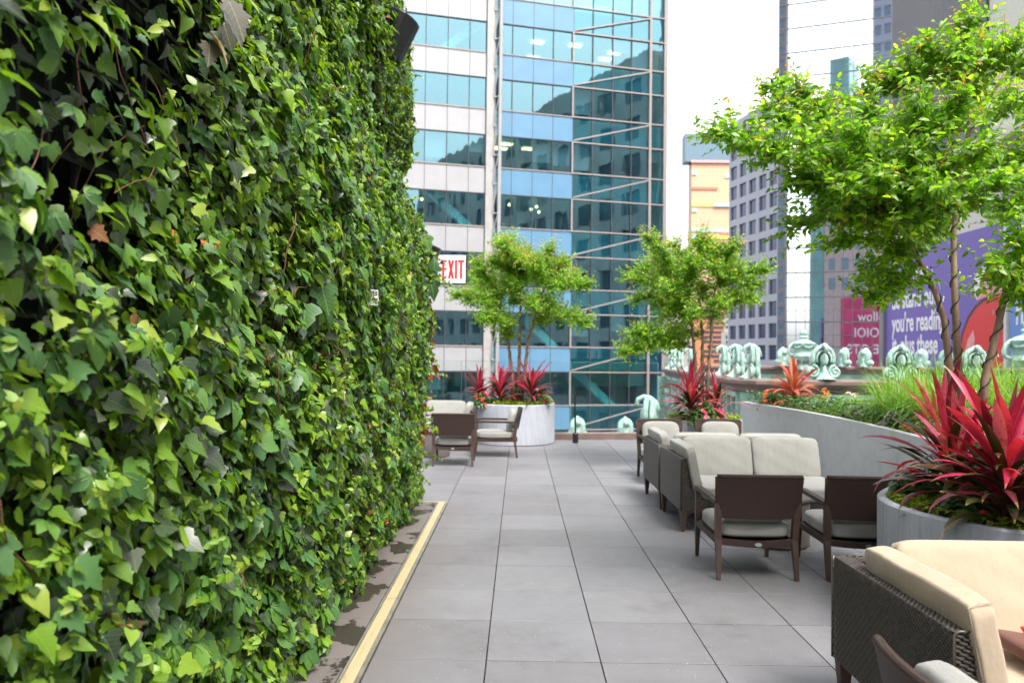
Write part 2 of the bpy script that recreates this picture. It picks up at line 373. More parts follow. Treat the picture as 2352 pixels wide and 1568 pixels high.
def wick(name, col, sx=70):
    a = N(name); p = a.pr(col, .55); p.inputs['Specular IOR Level'].default_value = .3; v = a.coord()
    ck = a.n('TexBrick'); ck.offset = .5; ck.inputs['Scale'].default_value = sx; ck.inputs['Mortar Size'].default_value = .06; ck.inputs['Brick Width'].default_value = .9; ck.inputs['Row Height'].default_value = .5; ck.inputs['Mortar Smooth'].default_value = .6
    ck.inputs['Color1'].default_value = (*col, 1); ck.inputs['Color2'].default_value = (*[c*1.35 for c in col], 1); ck.inputs['Mortar'].default_value = (*[c*.45 for c in col], 1)
    sp = a.n('SeparateXYZ'); cb = a.n('CombineXYZ'); a.l(v, sp.inputs[0])
    a.l(a.math('ADD', sp.outputs[0], sp.outputs[1]), cb.inputs[0]); a.l(sp.outputs[2], cb.inputs[1]); a.l(cb.outputs[0], ck.inputs['Vector'])
    a.l(ck.outputs['Color'], p.inputs['Base Color']); a.bump(a.math('SUBTRACT', 1., ck.outputs['Fac']), .5, .003); return a.m
M['chairwick'] = wick('brown_wicker', (.042, .024, .019))
M['frame'] = simple('brown_frame', (.06, .035, .028), .5, var=.15, scale=40)
M['medal'] = simple('silver_disc', (.6, .58, .55), .3, .8)
M['stone'] = simple('brown_stone', (.17, .115, .1), .42, var=.3, scale=3, bump=.2, bscale=30)
def copper():
    a = N('green_copper'); p = a.pr(None, .6); v = a.coord(); f = a.noise(7, v, 7, .72); g = a.noise(5, a.coord((3.5, 3.5, .5)), 5, .65)
    a.l(a.ramp(a.math('ADD', a.math('MULTIPLY', f, .6), a.math('MULTIPLY', g, .4)), [(.38, (.09, .26, .2)), (.46, (.24, .42, .35)), (.54, (.4, .52, .47)), (.65, (.56, .62, .59))]), p.inputs['Base Color'])
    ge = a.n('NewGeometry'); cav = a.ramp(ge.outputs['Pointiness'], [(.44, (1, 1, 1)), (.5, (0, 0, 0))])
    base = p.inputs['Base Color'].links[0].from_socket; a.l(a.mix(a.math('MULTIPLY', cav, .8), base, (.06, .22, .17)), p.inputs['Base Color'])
    a.bump(f, .3, .02); return a.m
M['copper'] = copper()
M['copperwall'] = simple('green_copper_panel', (.24, .42, .34), .6, var=.25, scale=4, bump=.2, bscale=12)
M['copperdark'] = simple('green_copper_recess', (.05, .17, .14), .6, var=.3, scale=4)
# architecture
def facade_glass(name, tint, refl=.55, gcol=(.75, .92, .95), wav=.35, wscale=.5, rough=.02):
    a = N(name); tb = a.n('BsdfTransparent'); tb.inputs[0].default_value = (*tint, 1)
    gl = a.n('BsdfGlossy'); gl.inputs['Color'].default_value = (*gcol, 1); gl.inputs['Roughness'].default_value = rough
    b = a.n('Bump'); b.inputs['Strength'].default_value = wav; b.inputs['Distance'].default_value = .05
    a.l(a.noise(wscale, a.coord((1.6, 1.6, .5)), 2), b.inputs['Height']); a.l(b.outputs[0], gl.inputs['Normal'])
    mx = a.n('MixShader'); mx.inputs[0].default_value = refl
    a.l(tb.outputs[0], mx.inputs[1]); a.l(gl.outputs[0], mx.inputs[2]); a.l(mx.outputs[0], a.out.inputs[0]); return a.m
M['teal'] = facade_glass('teal_glass', (.42, .72, .78), .42, (.25, .43, .49), .16)
M['tealsp'] = facade_glass('teal_spandrel_glass', (.14, .42, .48), .42, (.22, .41, .46), .16)
M['mirror'] = facade_glass('mirror_glass', (.25, .4, .5), .88, (.82, .88, .95), .3, .05)
M['edge'] = simple('glass_edge_green', (.16, .27, .26), .3)
M['railglass'] = facade_glass('clear_glass', (.92, .97, .96), .05, (.9, 1, 1), 0)
M['panelw'] = simple('white_panel', (.36, .355, .365), .35, var=.05, scale=1, metal=.1)
M['panelb'] = simple('blue_panel', (.12, .25, .38), .3, var=.06, scale=1)
M['mull'] = simple('pale_mullion', (.3, .26, .25), .4, var=.1)
M['mulld'] = simple('dark_mullion', (.06, .065, .075), .4)
M['column'] = simple('painted_steel', (.36, .345, .33), .45, var=.12, scale=2)
M['ceiling'] = simple('office_ceiling', (.45, .55, .55), .8)
M['room'] = simple('office_wall', (.34, .42, .44), .8, var=.5, scale=.4)
M['brace'] = simple('pale_teal_steel', (.35, .8, .75), .6)
def emis(name, col, s):
    a = N(name); e = a.n('Emission'); e.inputs[0].default_value = (*col, 1); e.inputs[1].default_value = s; a.l(e.outputs[0], a.out.inputs[0]); return a.m
M['lamp'] = emis('ceiling_lamp', (1, .78, .35), 1.9)
M['street'] = simple('asphalt', (.05, .05, .052), .8)
M['grid'] = simple('pale_grid_wall', (.34, .35, .41), .5, var=.05)
M['gridwin'] = simple('dark_window', (.035, .05, .11), .12)
M['metalwall'] = simple('grey_metal_wall', (.19, .185, .2), .5, var=.06, scale=.4)
M['creamwall'] = simple('cream_wall', (.62, .6, .52), .7, var=.05)
M['palewall'] = simple('pale_wall', (.8, .82, .84), .6, var=.02)
M['purpleb'] = simple('purple_print', (.155, .1, .4), .5, var=.04)
M['blueb'] = simple('blue_print', (.13, .25, .6), .5, var=.04)
M['redb'] = simple('red_print', (.65, .01, .015), .4, var=.05)
M['pinkb'] = simple('pale_red_print', (.75, .3, .3), .5, var=.1)
M['darkb'] = simple('maroon_print', (.08, .01, .015), .5)
M['whiteb'] = simple('white_print', (.8, .78, .82), .5, var=.03)
M['magenta'] = simple('magenta_banner', (.45, .03, .12), .4, var=.3, scale=.35)
M['masonry'] = simple('grey_masonry', (.8, .79, .76), .8, var=.15, scale=.3)
M['brickdark'] = simple('dark_brick', (.2, .12, .1), .8, var=.25, scale=.5)
M['hotelwin'] = simple('hotel_window', (.13, .2, .26), .15)
# ================================================================ SETTING
def struct(name, mb, mat, **k): return tag(mb.build(name, mat, **k), kind='structure')
struct('street', MB().box((-900, -900, -25.5), (900, 1500, -25)), M['street'])
# terrace slab and its pavers: 0.61 m square, wide joints along, narrow joints across
def gy(x): return 14.72+.17*(x-.7)              # line of the glass balustrade
sb = MB(); sb.prism([(-9, -1.5), (9, -1.5), (9, gy(9)+.2), (-9, gy(-9)+.2)], -.6, -.028, lambda a, b, d: (a, b, d)); struct('terrace_slab', sb, M['joint'])
pv = MB(); T = .61
for i in range(-15, 16):
    for j in range(-8, 26):
        x0 = -.158+i*T+.0035; x1 = x0+T-.0065; y0 = 4.05+(j-7)*T+.0045; y1 = y0+T-.009
        if x0 > 8: continue
        h = random.uniform(-.0011, .0011); q = random.uniform(-.0009, .0009)
        if y0 > gy(x0)-.05: continue
        y1 = min(y1, gy(x0)-.02)
        if x0 < -.8 and x0 > -1.4 and y1 < 8.5: x1 = min(x1, -.892) if x1 > -.892 else x1
        b = .0018
        z = h
        vs = [(x0, y0, -.03), (x1, y0, -.03), (x1, y1, -.03), (x0, y1, -.03), (x0, y0, z-b*.8), (x1, y0, z-b*.8), (x1, y1, z-b*.8+q), (x0, y1, z-b*.8+q),
              (x0+b, y0+b, z), (x1-b, y0+b, z), (x1-b, y1-b, z+q), (x0+b, y1-b, z+q)]
        pv.add(vs, [(0, 1, 5, 4), (1, 2, 6, 5), (2, 3, 7, 6), (3, 0, 4, 7), (4, 5, 9, 8), (5, 6, 10, 9), (6, 7, 11, 10), (7, 4, 8, 11), (8, 9, 10, 11)])
struct('terrace_floor', pv, M['paver'], recalc=False)
# brass drain strip beside the planted wall
br = thing('brass_strip', 'long brass drain strip set in the grey pavers beside the leafy wall', 'floor strip', (-.81, 5, 0))
mb = MB()
for a, b in ((1.2, 3.0), (3.01, 5.0), (5.01, 8.33)):
    for x0, x1, z0, z1 in ((-.868, -.862, .003, .009), (-.862, -.795, .009, .013)):
        mb.add([(x0, a, z0), (x1, a, z1), (x1, b, z1), (x0, b, z0), (x0, a, -.02), (x1, a, -.02), (x1, b, -.02), (x0, b, -.02)],
               [(0, 1, 2, 3), (0, 4, 5, 1), (3, 2, 6, 7), (0, 3, 7, 4), (1, 5, 6, 2)])
mb.build('channel', M['brass'], br)
mb = MB(); mb.box((-.793, 1.2, -.02), (-.772, 8.33, .007)); mb.box((-.884, 1.2, -.02), (-.87, 8.33, .003)); mb.build('steel_edging', simple('dull_steel', (.3, .29, .25), .35, .5, var=.3), br)
MB().box((-1.3, 8.335, -.02), (-.765, 8.36, .006)).build('end_bar', M['brass'], br)
# ---------------------------------------------------------------- glass balustrade
gb = thing('glass_balustrade', 'clear glass balustrade on a brown base rail closing the terrace', 'railing', (0, gy(0), 0))
def gline(x0, x1, n, y=gy): return [(x0+(x1-x0)*i/n, y(x0+(x1-x0)*i/n)) for i in range(n+1)]
mb = MB()
mb.prism([(-7.5, gy(-7.5)), (3.0, gy(3.0)), (3.0, gy(3)+.12), (-7.5, gy(-7.5)+.12)], .001, .11, lambda a, b, d: (a, b, d)); mb.build('base_rail', M['stone'], gb)
mb = MB(); mb.prism([(-7.5, gy(-7.5)+.035), (3.0, gy(3.0)+.035), (3.0, gy(3)+.085), (-7.5, gy(-7.5)+.085)], .112, .135, lambda a, b, d: (a, b, d)); mb.build('clamp_rail', M['mull'], gb)
edges = [-7.5, -5.6, -3.8, -1.1, 1.02, 2.78]
for a, b in zip(edges, edges[1:]):
    mb = MB(); a += .008; b -= .008; q = .055
    mb.add([(a, gy(a)+q, .11), (b, gy(b)+q, .11), (b, gy(b)+q, 1.51), (a, gy(a)+q, 1.51)], [(0, 1, 2, 3)]); g = mb.build('glass_panel', M['railglass'], gb, recalc=False)
    mb = MB(); mb.box((-.004, -.004, 0), (.004, .004, 1.4)); e = mb.build('glass_edge', M['edge'], g, world=False); e.location = Vector((b, gy(b)+q, .11))-parent_loc(gb)
    mb = MB().bar((a, gy(a)+q, 1.512), (b, gy(b)+q, 1.512), .01, .004); mb.build('top_edge', M['edge'], g)
ol = thing('outlet_cover', 'small white cover leaning on the brown rail by the far planter', 'cover', (.3, 14.55, 0))
mb = MB(); mb.box((-.05, -.012, .0), (.05, .012, .13), .008); o = mb.build('cover_plate', M['white'], ol, world=False); o.rotation_euler = (.35, -.2, 0); p_ = at(1228, 1000, 14.5); o.location = (p_.x-.3, p_.y-14.55, .03)
MB().cushion((0, 0, .02), (.1, .05, .03)).build('cover_foot', M['white'], ol, world=False).location = (p_.x-.3, p_.y-14.55+.03, 0)
# black queue stand
st = thing('black_stand', 'slim black post with a forked top by the glass', 'stand', (1.07, 14.25, 0))
MB().lathe([(.055, 0), (.055, .17), (.045, .185), (.02, .19)], 16).build('base', M['black'], st, world=False)
MB().tube([(0, 0, .18), (-.02, 0, .9)], .017, 10).build('pole', M['black'], st, world=False)
mb = MB(); mb.tube([(-.05, 0, .92), (.01, 0, .92)], .012); mb.tube([(-.05, 0, .915), (-.055, 0, 1.05)], .016); mb.tube([(.005, 0, .915), (0, 0, 1.04)], .016); mb.build('fork', M['black'], st, world=False)

# ---------------------------------------------------------------- ornate parapets outside the glass
def parapet(name, label, path, z, depth, mats=True, wall_h=4.):
    t = thing(name, label, 'parapet', (path[0][0], path[0][1], z))
    prof = [(-.16, 0), (-.2, -.03), (-.2, -.09), (-.14, -.13), (-.08, -.16), (-.06, -.24), (.0, -.26)]   # outward offset, z
    nrm = []
    for i in range(len(path)):
        a = Vector(path[max(i-1, 0)]); b = Vector(path[min(i+1, len(path)-1)]); d1 = (Vector(path[i])-a); d2 = (b-Vector(path[i]))
        ns = [Vector((d.y, -d.x)).normalized() for d in (d1, d2) if d.length > 0]
        m = sum(ns, Vector((0, 0)))/len(ns); m = m/m.length**2 if m.length > .3 else ns[0]; nrm.append(m)
    def sweep(pr_, closed=True):
        mb = MB(); vs = []; fs = []; k = len(pr_)
        for p, n_ in zip(path, nrm): vs += [(p[0]-n_.x*o, p[1]-n_.y*o, z+h) for o, h in pr_]
        for i in range(len(path)-1): fs += [(i*k+j, i*k+(j+1) % k, (i+1)*k+(j+1) % k, (i+1)*k+j) for j in range(k)]
        fs += [tuple(range(k)), tuple((len(path)-1)*k+j for j in range(k))[::-1]]
        return mb.add(vs, fs)
    sweep(prof+[(depth, -.26), (depth, 0)]).build('coping', M['stone'], t, smooth=40)
    if mats: sweep([(.02, -.265), (.02, -wall_h), (depth-.02, -wall_h), (depth-.02, -.265)]).build('wall', M['copperwall'], t)
    return t
pp = [(5.25, 27.0), (4.9, 22.0), (4.55, 17.5), (4.28, 14.7), (4.5, 14.2), (5.3, 14.2), (8.5, 14.45), (13, 14.9)]
par = parapet('ornate_parapet', 'near green copper parapet with a brown stone coping', pp, 1.24, .5)
def onpath(p, q, s, out, zz): 
    p = Vector(p); q = Vector(q); d = (q-p); n_ = Vector((d.y, -d.x)).normalized(); r = p+d*s+n_*out; return (r.x, r.y, zz), d.normalized(), n_
for (p, q) in zip(pp, pp[1:]):
    L = (Vector(q)-Vector(p)).length; k = max(1, int(L/1.3))
    if L < 1: continue
    for i in range(k):
        s0 = (i+.12)/k; s1 = (i+.88)/k
        a, d, n_ = onpath(p, q, s0, 0, 0); b, _, _ = onpath(p, q, s1, 0, 0)
        def P(u, h, o): c = Vector(a).lerp(Vector(b), u); return (c.x+n_.x*o, c.y+n_.y*o, h)
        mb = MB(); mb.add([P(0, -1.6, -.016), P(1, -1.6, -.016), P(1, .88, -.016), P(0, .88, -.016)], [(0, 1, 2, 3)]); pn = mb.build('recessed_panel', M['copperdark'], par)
        mb = MB()
        for u in (0, .5, 1): mb.bar(P(u, -1.6, .0), P(u, .9, .0), .09, .09, up=(d.x, d.y, 0))
        mb.bar(P(0, .92, .01), P(1, .92, .01), .08, .1); mb.bar(P(0, .3, .0), P(1, .3, .0), .05, .05); mb.build('panel_frame', M['copper'], pn)
        mb = MB()
        for u in (.25, .75):
            c = P(u, .1, .03)
            mb.ico(c, .1, 2, (1, 1, 2.6), .08); mb.ico(P(u, .45, .05), .09, 2, (1, 1, 1), .1)
            mb.tube([P(u-.07, .55, .05), P(u-.1, .4, .08), P(u, .3, .09), P(u+.1, .4, .08), P(u+.07, .55, .05)], .025, 6)
        mb.build('leaf_ornament', M['copper'], pn, smooth=True)
pl = thing('copper_pilaster', 'pale green copper pilaster at the far parapet corner', 'pilaster', (5.0, 26.9, -3))
x0, y0 = at(1526, 900, 26.8).x, 26.8
MB().box((x0-.22, y0-.2, -.15), (x0+.22, y0+.2, .96), .015).build('shaft', M['copperwall'], pl)
MB().box((x0-.3, y0-.3, -.62), (x0+.3, y0+.3, -.152), .03).build('base', M['copperwall'], pl)
MB().box((x0-.24, y0-.36, -3), (x0+.34, y0+.3, -.625), .03).build('plinth', M['copperwall'], pl)
mb = MB()
for a, b in (((x0-.15, y0-.205, 0), (x0-.15, y0-.205, .85)), ((x0+.15, y0-.205, 0), (x0+.15, y0-.205, .85)), ((x0-.16, y0-.205, .85), (x0+.16, y0-.205, .85)), ((x0-.16, y0-.205, 0), (x0+.16, y0-.205, 0))): mb.bar(a, b, .035, .03)
mb.build('raised_border', M['copper'], pl)
fpar = parapet('far_parapet', 'grey far parapet with a flat coping behind the copper ornaments', [(6.6, 26.5), (30, 27.5)], 1.38, .6, True, 3.)
struct('roof_deck', MB().box((5.6, 15.5, .2), (30, 26.4, .45)), M['metalwall'])
struct('lower_ledge', MB().box((-6, 22.1, -1.3), (4.6, 23.2, -.84)), M['stone'])
corner_ = MB().box((2.9, 19.3, -1.6), (4.3, 21, -.52)); struct('corner_ledge', corner_, M['stone'])

def acroterion():
    t = thing('scroll_ornament', 'x', 'ornament', (0, 0, 0), 'green copper scroll ornaments')
    mb = MB(); mb.ico((0, .03, .33), 1, 3, (.22, .065, .29)); mb.ico((0, .03, .14), 1, 2, (.29, .06, .14)); mb.build('dome', M['copper'], t, smooth=True, world=False)
    mb = MB()
    arc = lambda r, y, z0, a0=-25, a1=205, n=16: [(r*math.cos(math.radians(a0+(a1-a0)*i/n)), y, z0+r*1.15*math.sin(math.radians(a0+(a1-a0)*i/n))) for i in range(n+1)]
    mb.tube(arc(.185, -.06, .38), .042, 8); mb.tube(arc(.13, -.09, .37), .02, 6)
    mb.build('arch_moulding', M['copper'], t, smooth=True, world=False)
    for s in (-1, 1):
        mb = MB(); pts = []; rr = []
        for i in range(30):
            a = PI*.5-s*0+i/29*PI*3.2; r = .115*(1-i/34)
            pts.append((s*(.2+r*math.cos(a)*1.0), -.08-.03*i/29, .145+r*math.sin(a))); rr.append(.032*(1-i/60))
        mb.tube(pts, rr, 8); mb.ico((s*.2, -.06, .145), .1, 2, (1, .5, 1)); mb.build('volute', M['copper'], t, smooth=True, world=False)
    mb = MB(); mb.ico((0, -.03, .39), 1, 2, (.15, .035, .18)); mb.build('dark_recess', M['copperdark'], t, smooth=True, world=False)
    mb = MB(); mb.ico((0, -.1, .36), 1, 2, (.075, .07, .12)); mb.build('boss', M['copper'], t, smooth=True, world=False)
    mb = MB(); rows = [(.05, .28, -.1, .05), (.055, .18, -.12, .06), (.09, .08, -.16, .05), (.16, .02, -.26, .02), (.17, 0, -.28, .0)]
    vs = []; fs = []
    for wd, z, y, th in rows: vs += [(-wd, y+.04, z), (0, y-.03, z+.015), (wd, y+.04, z), (wd*.8, .1, z), (-wd*.8, .1, z)]
    for i in range(4): fs += [(i*5+j, i*5+(j+1) % 5, i*5+5+(j+1) % 5, i*5+5+j) for j in range(5)]
    mb.add(vs, fs+[(0, 4, 3, 2, 1), (20, 21, 22, 23, 24)]); mb.build('flared_foot', M['copper'], t, smooth=True, world=False)
    mb = MB(); mb.tube([(0, .05, .4), (0, .03, .54), (0, -.04, .6), (0, -.12, .62), (0, -.2, .585), (0, -.225, .52), (0, -.2, .48)], [.1, .075, .055, .045, .04, .035, .02], 10); mb.build('curled_crest', M['copper'], t, smooth=True, world=False)
    return t
A0 = acroterion(); used = [False]
def acro(x, y, z, rz, s, label, nx=1.):
    o = A0 if not used[0] else copy_tree(A0); used[0] = True; place(o, (x, y, z), rz, label); o.scale = (s*nx, s*(.9 if nx < 1 else 1), s*(.97 if nx < 1 else 1))
def edge_x(xD, out=0.02):                       # where the receding coping passes behind picture column xD
    for p, q in zip(pp[:3], pp[1:4]):
        for k in range(101):
            X = p[0]+(q[0]-p[0])*k/100; Y = p[1]+(q[1]-p[1])*k/100
            if (Vector((X, Y, 1.24))-EYE).length and abs(at(xD, 840, Y).x-(X+out)) < .03: return X+out, Y
    return None
side = ['farthest side-on green scroll ornament on the receding coping', 'second farthest side-on scroll ornament on the receding coping', 'third scroll ornament on the receding coping, left of the tree stems',
        'side-on scroll ornament just right of the middle tree stems', 'side-on scroll ornament between two others near the coping bend', 'nearest side-on scroll ornament at the bend of the coping']
for i, (X, Y) in enumerate([(5.13, 25.3), (5.0, 23.5), (4.85, 21.4), (4.5, 16.8), (4.35, 15.3), (4.36, 14.42)]):
    acro(X+(0, 0, .03, .08, .1, .12)[i], Y, 1.242, -PI/2-.1*(i > 4), 1.05, side[i], .5)
for xD, lb in ((1888, 'front-facing green scroll ornament before the tall urn'), (2064, 'front-facing scroll ornament over the purple billboard'), (2236, 'front-facing scroll ornament beneath the red bottle print'), (2420, 'front-facing scroll ornament past the right tree')):
    Y = 14.3; X = at(xD, 840, Y).x; Y = 14.25+.11*(X-5.3); acro(at(xD, 840, Y).x, Y, 1.242, 0, 1.04, lb)
for xD, lb, rz in ((1697, 'whitish back of a far scroll ornament between two side-on ones', PI), (1800, 'white dome-backed scroll ornament on the far coping', PI), (1936, 'small white scroll ornament right of the tall urn', PI*.6), (1985, 'white scroll ornament before the magenta reflection', PI*.7), (2115, 'pale far scroll ornament over the billboard text', PI*.75), (2172, 'far scroll ornament hidden between the right tree trunks', PI*.8)):
    acro(at(xD, 830, 26.3).x, 26.3, 1.385, rz, 1.0, lb)
for xD, lb in ((1327, 'white dome-backed ornament behind the black stand'), (1437, 'white dome-backed ornament left of the corner scroll')):
    acro(at(xD, 980, 22.5).x, 22.5, -.838, PI, 1.05, lb)
acro(3.5, 20.0, -.518, -PI/2-.35, 1.75, 'large hooked scroll ornament at the balustrade corner')
def urn():
    t = thing('copper_urn', 'x', 'urn', (0, 0, 0), 'green copper urns')
    MB().box((-.22, -.22, 0), (.22, .22, .12), .015).build('pedestal', M['copper'], t, world=False)
    MB().lathe([(.17, .121), (.16, .16), (.09, .2), (.07, .26), (.11, .3), (.3, .36), (.38, .46), (.36, .52), (.33, .56)], 28).build('foot_bowl', M['copper'], t, smooth=50, world=False)
    MB().lathe([(.32, .561), (.3, .66), (.32, .78), (.4, .84), (.41, .88), (.3, .9)], 28).build('body', M['copperwall'], t, smooth=50, world=False)
    mb = MB()
    for k in range(6):
        a0 = k*PI/3; pts = []
        for i in range(9):
            a = a0+i/8*PI/3; dz = .09*math.sin(i/8*PI); pts.append(((.36-.01)*math.cos(a), (.36-.01)*math.sin(a), .83-dz))
        mb.tube(pts, .04, 7); mb.ico((.37*math.cos(a0), .37*math.sin(a0), .84), .06, 1)
    mb.build('garland', M['copper'], t, smooth=True, world=False)
    lid = MB().lathe([(.3, .901), (.26, .95), (.14, 1.0), (.1, 1.05)], 24).build('lid', M['copper'], t, smooth=50, world=False)
    MB().lathe([(.1, 1.051), (.15, 1.09), (.13, 1.13), (.09, 1.14), (.13, 1.2), (.12, 1.26), (.06, 1.32), (.01, 1.36)], 16).build('finial', M['copper'], lid, smooth=60, world=False)
    for s in (-1, 1):
        pts = [(s*(.36+.17*math.sin(i/14*PI*1.25)), 0, .5+.4*i/14-.06*math.sin(i/14*PI*2)) for i in range(15)]
        MB().tube(pts, .042, 8).build('handle', M['copper'], t, smooth=True, world=False)
    return t
U = urn(); p_ = at(1544, 832, 26.9); place(U, (p_.x, 26.9, 1.36), .2, 'green urn on the far end of the coping, behind the middle tree')
u2 = copy_tree(U); p_ = at(1856, 832, 25); place(u2, (p_.x, 25.4, 1.27), .1, 'tall lidded green urn standing in front of the mirror tower')
u3 = copy_tree(U); p_ = at(2362, 840, 16.3); place(u3, (p_.x, 16.3, 1.2), 0, 'large green urn cut by the right edge of the view')
MB_ = MB().box((p_.x-.35, 15.4, .46), (p_.x+.35, 16.7, 1.198)); tag(MB_.build('urn_plinth', M['stone']), 'brown stone plinth under the urn at the right edge', 'plinth')
MB_ = MB().box((at(1856, 832, 25.4).x-.3, 25.1, .46), (at(1856, 832, 25.4).x+.3, 25.75, 1.268)); tag(MB_.build('urn_plinth', M['stone']), 'brown stone plinth under the tall lidded urn', 'plinth')

# ================================================================ BUILDINGS
P0 = Vector((-7.4, 49.0)); UU = Vector((.966, .259)).normalized(); NN = Vector((UU.y, -UU.x))
def fp(t, z, d=0): q = P0+UU*t+NN*d; return (q.x, q.y, z)
VT = [27.85, 24.04, 20.25, 16.4, 12.45, 8.47, 4.53, .55, -3.4]
VH = [2.05, 2.07, 2.1, 2.15, 2.2, 2.25, 2.27, 2.27, 2.3]
tw = thing('office_tower', 'teal glass office tower with white and blue panel bands and diagonal rails', 'office tower', (P0.x+8, P0.y+2, -25))
def quad(mb, t0, t1, z0, z1, d=0): return mb.add([fp(t0, z0, d), fp(t1, z0, d), fp(t1, z1, d), fp(t0, z1, d)], [(0, 1, 2, 3)])
def slab(mb, t0, t1, z0, z1, d0, d1): return mb.add([fp(t, z, d) for z in (z0, z1) for d in (d0, d1) for t in (t0, t1)], [(0, 2, 3, 1), (4, 5, 7, 6), (0, 1, 5, 4), (2, 6, 7, 3), (0, 4, 6, 2), (1, 3, 7, 5)])
JW = [-7.4, -5.95, -4.55, -3.15, -1.75, -.35, 1.05, 2.52, 3.99, 5.12]; JB = [6.0, 6.94, 8.41, 9.84, 11.29]; JG = [11.29, 12.72, 14.2, 15.63, 17.05, 18.18]
mb = MB(); slab(mb, -9, 18.25, -25, 32, -9, -8.5)
slab(mb, -9, -8.8, -25, 32, -8.4, -.3); slab(mb, 18.05, 18.25, -25, 32, -8.4, -.25)
mb.build('core_wall', M['room'], tw)
mb = MB()
for i in range(len(VT)-1): slab(mb, -8.7, 18.0, VT[i+1]+.12, VT[i]-VH[i]-.55, -8.4, -.35)
mb.build('floor_slabs', M['ceiling'], tw)
mb = MB()
for i in range(len(VT)):
    for t in (-4, 1.8, 8.6, 14.5): slab(mb, t, t+.5, VT[i]-VH[i]-.5, VT[i]+.1, -5.2, -4.7)
mb.build('inner_columns', M['panelw'], tw)
r2 = random.Random(3)
for i in range(len(VT)):
    z1 = VT[i]; z0 = z1-VH[i]
    for js, kind in ((JW, 'w'), (JB, 'b'), (JG, 'g')):
        for a, b in zip(js, js[1:]):
            if kind == 'w' and a < -2 and i > 6: continue
            f = quad(MB(), a+.02, b-.02, z0, z1, -.1).build('window', M['teal'], tw, recalc=False)
            if r2.random() < (.35 if kind == 'g' else .16):
                hh = r2.uniform(.35, .9)*VH[i]; quad(MB(), a+.08, b-.08, z1-hh, z1-.02, -.45).build('roller_shade', M['panelw'], f, recalc=False)
            if i < len(VT)-1:
                zs1 = z0-.0; zs0 = VT[i+1]
                if kind == 'g': quad(MB(), a+.02, b-.02, zs0, zs1, -.08).build('spandrel_glass', M['tealsp'], tw, recalc=False)
                else: slab(MB(), a+.018, b-.018, zs0+.04, zs1-.04, -.15, -.02).build('cladding_panel', M['panelw' if kind == 'w' else 'panelb'], tw)
mb = MB()
for i in range(len(VT)-1): slab(mb, 11.3, 18.0, VT[i+1]+.14, VT[i]-VH[i]-.1, -.34, -.28)
for i in range(len(VT)-1): slab(mb, -8.7, 11.2, VT[i+1]+.04, VT[i]-VH[i]-.04, -.3, -.16)
mb.build('spandrel_backing', simple('teal_backing', (.35, .62, .66), .8), tw)
mb = MB()
for js in (JW, JB):
    for t in js: slab(mb, t-.018, t+.018, -25, 31, -.12, -.01)
for i in range(len(VT)):
    slab(mb, -8, 5.1, VT[i]-.03, VT[i]+.03, -.14, .0); slab(mb, 6, 11.2, VT[i]-.03, VT[i]+.03, -.14, .0)
for t in JG[1:4]: slab(mb, t-.03, t+.03, -25, 31, -.07, -.0)
mb.build('dark_mullions', M['mulld'], tw)
mb = MB()
for i in range(len(VT)):
    for z in (VT[i], VT[i]-VH[i]): slab(mb, 11.25, 18.2, z-.045, z+.045, -.07, .045)
    slab(mb, 11.2, 11.31, VT[i]-VH[i]-.06, VT[i]+.06, -.06, .06)
for t, ww in ((17.05, .09), (18.22, .13)): slab(mb, t-ww, t+ww, -25, 31, -.06, .07)
for i in range(len(VT)): slab(mb, -8, 5.1, VT[i]-VH[i]-.06, VT[i]-VH[i]+.02, -.12, .03)
for i in range(len(VT)): slab(mb, 6, 11.2, VT[i]-VH[i]-.05, VT[i]-VH[i]+.02, -.12, .03)
mb.build('pale_mullions', M['mull'], tw)
for i in range(len(VT)-1):
    MB().bar(fp(11.35, VT[i+1]+.12, .06), fp(17.0, VT[i]-VH[i]-.12, .06), .04, .1).build('diagonal_rail', M['mull'], tw)
for t, i, s in ((-1.6, 3, 1), (2.7, 4, 1), (8.8, 6, 1), (13.0, 7, 1), (9.9, 3, -1), (3.6, 1, -1)):
    MB().bar(fp(t-1.3*s, VT[i]+.4, -1.3), fp(t+2.1*s, VT[i]-VH[i]-.4, -1.3), .6, .5).build('inner_brace', M['brace'], tw)
cl = MB(); slab(cl, 5.14, 5.62, -25, 31, -.1, .18); c_ = cl.build('steel_column', M['column'], tw)
mb = MB(); mb.tube([fp(5.98, -25, .55), fp(5.98, 31, .55)], .13, 12); mb.build('vertical_pipe', M['panelw'], c_, smooth=50)
mb = MB()
z = -24; s = 1
while z < 30:
    mb.bar(fp(5.6, z, .12), fp(5.92, z, .5), .1, .08); mb.bar(fp(5.55, z, .15), fp(5.9, z+1.9, .48), .07, .07); z += 1.95
slab(mb, 5.62, 5.76, -25, 31, -.05, .1)
mb.build('lattice', M['panelw'], c_)
for t, i, dd in ((8.9, 1, -2.2), (11.7, 1, -2), (14.9, 1, -2.5), (14.7, 1, -3.8), (6.6, 3, -1.8), (6.5, 3, -3), (8.4, 3, -2.5), (9.4, 1, -5)):
    mb = MB(); slab(mb, t, t+.9, VT[i]-.0, VT[i]+.06, dd-.45, dd); mb.build('ceiling_lamp', M['lamp'], tw)
for t, i, dd in ((7.2, 4, -1.5), (9.2, 4, -1.6), (9.1, 4, -2.6), (9.9, 4, -3.4), (1.1, 4, -1.5), (12.3, 2, -1.4)):
    mb = MB(); c = fp(t, VT[i]-.35, dd); mb.ico(c, .13, 1); mb.build('globe_lamp', M['lamp'], tw)

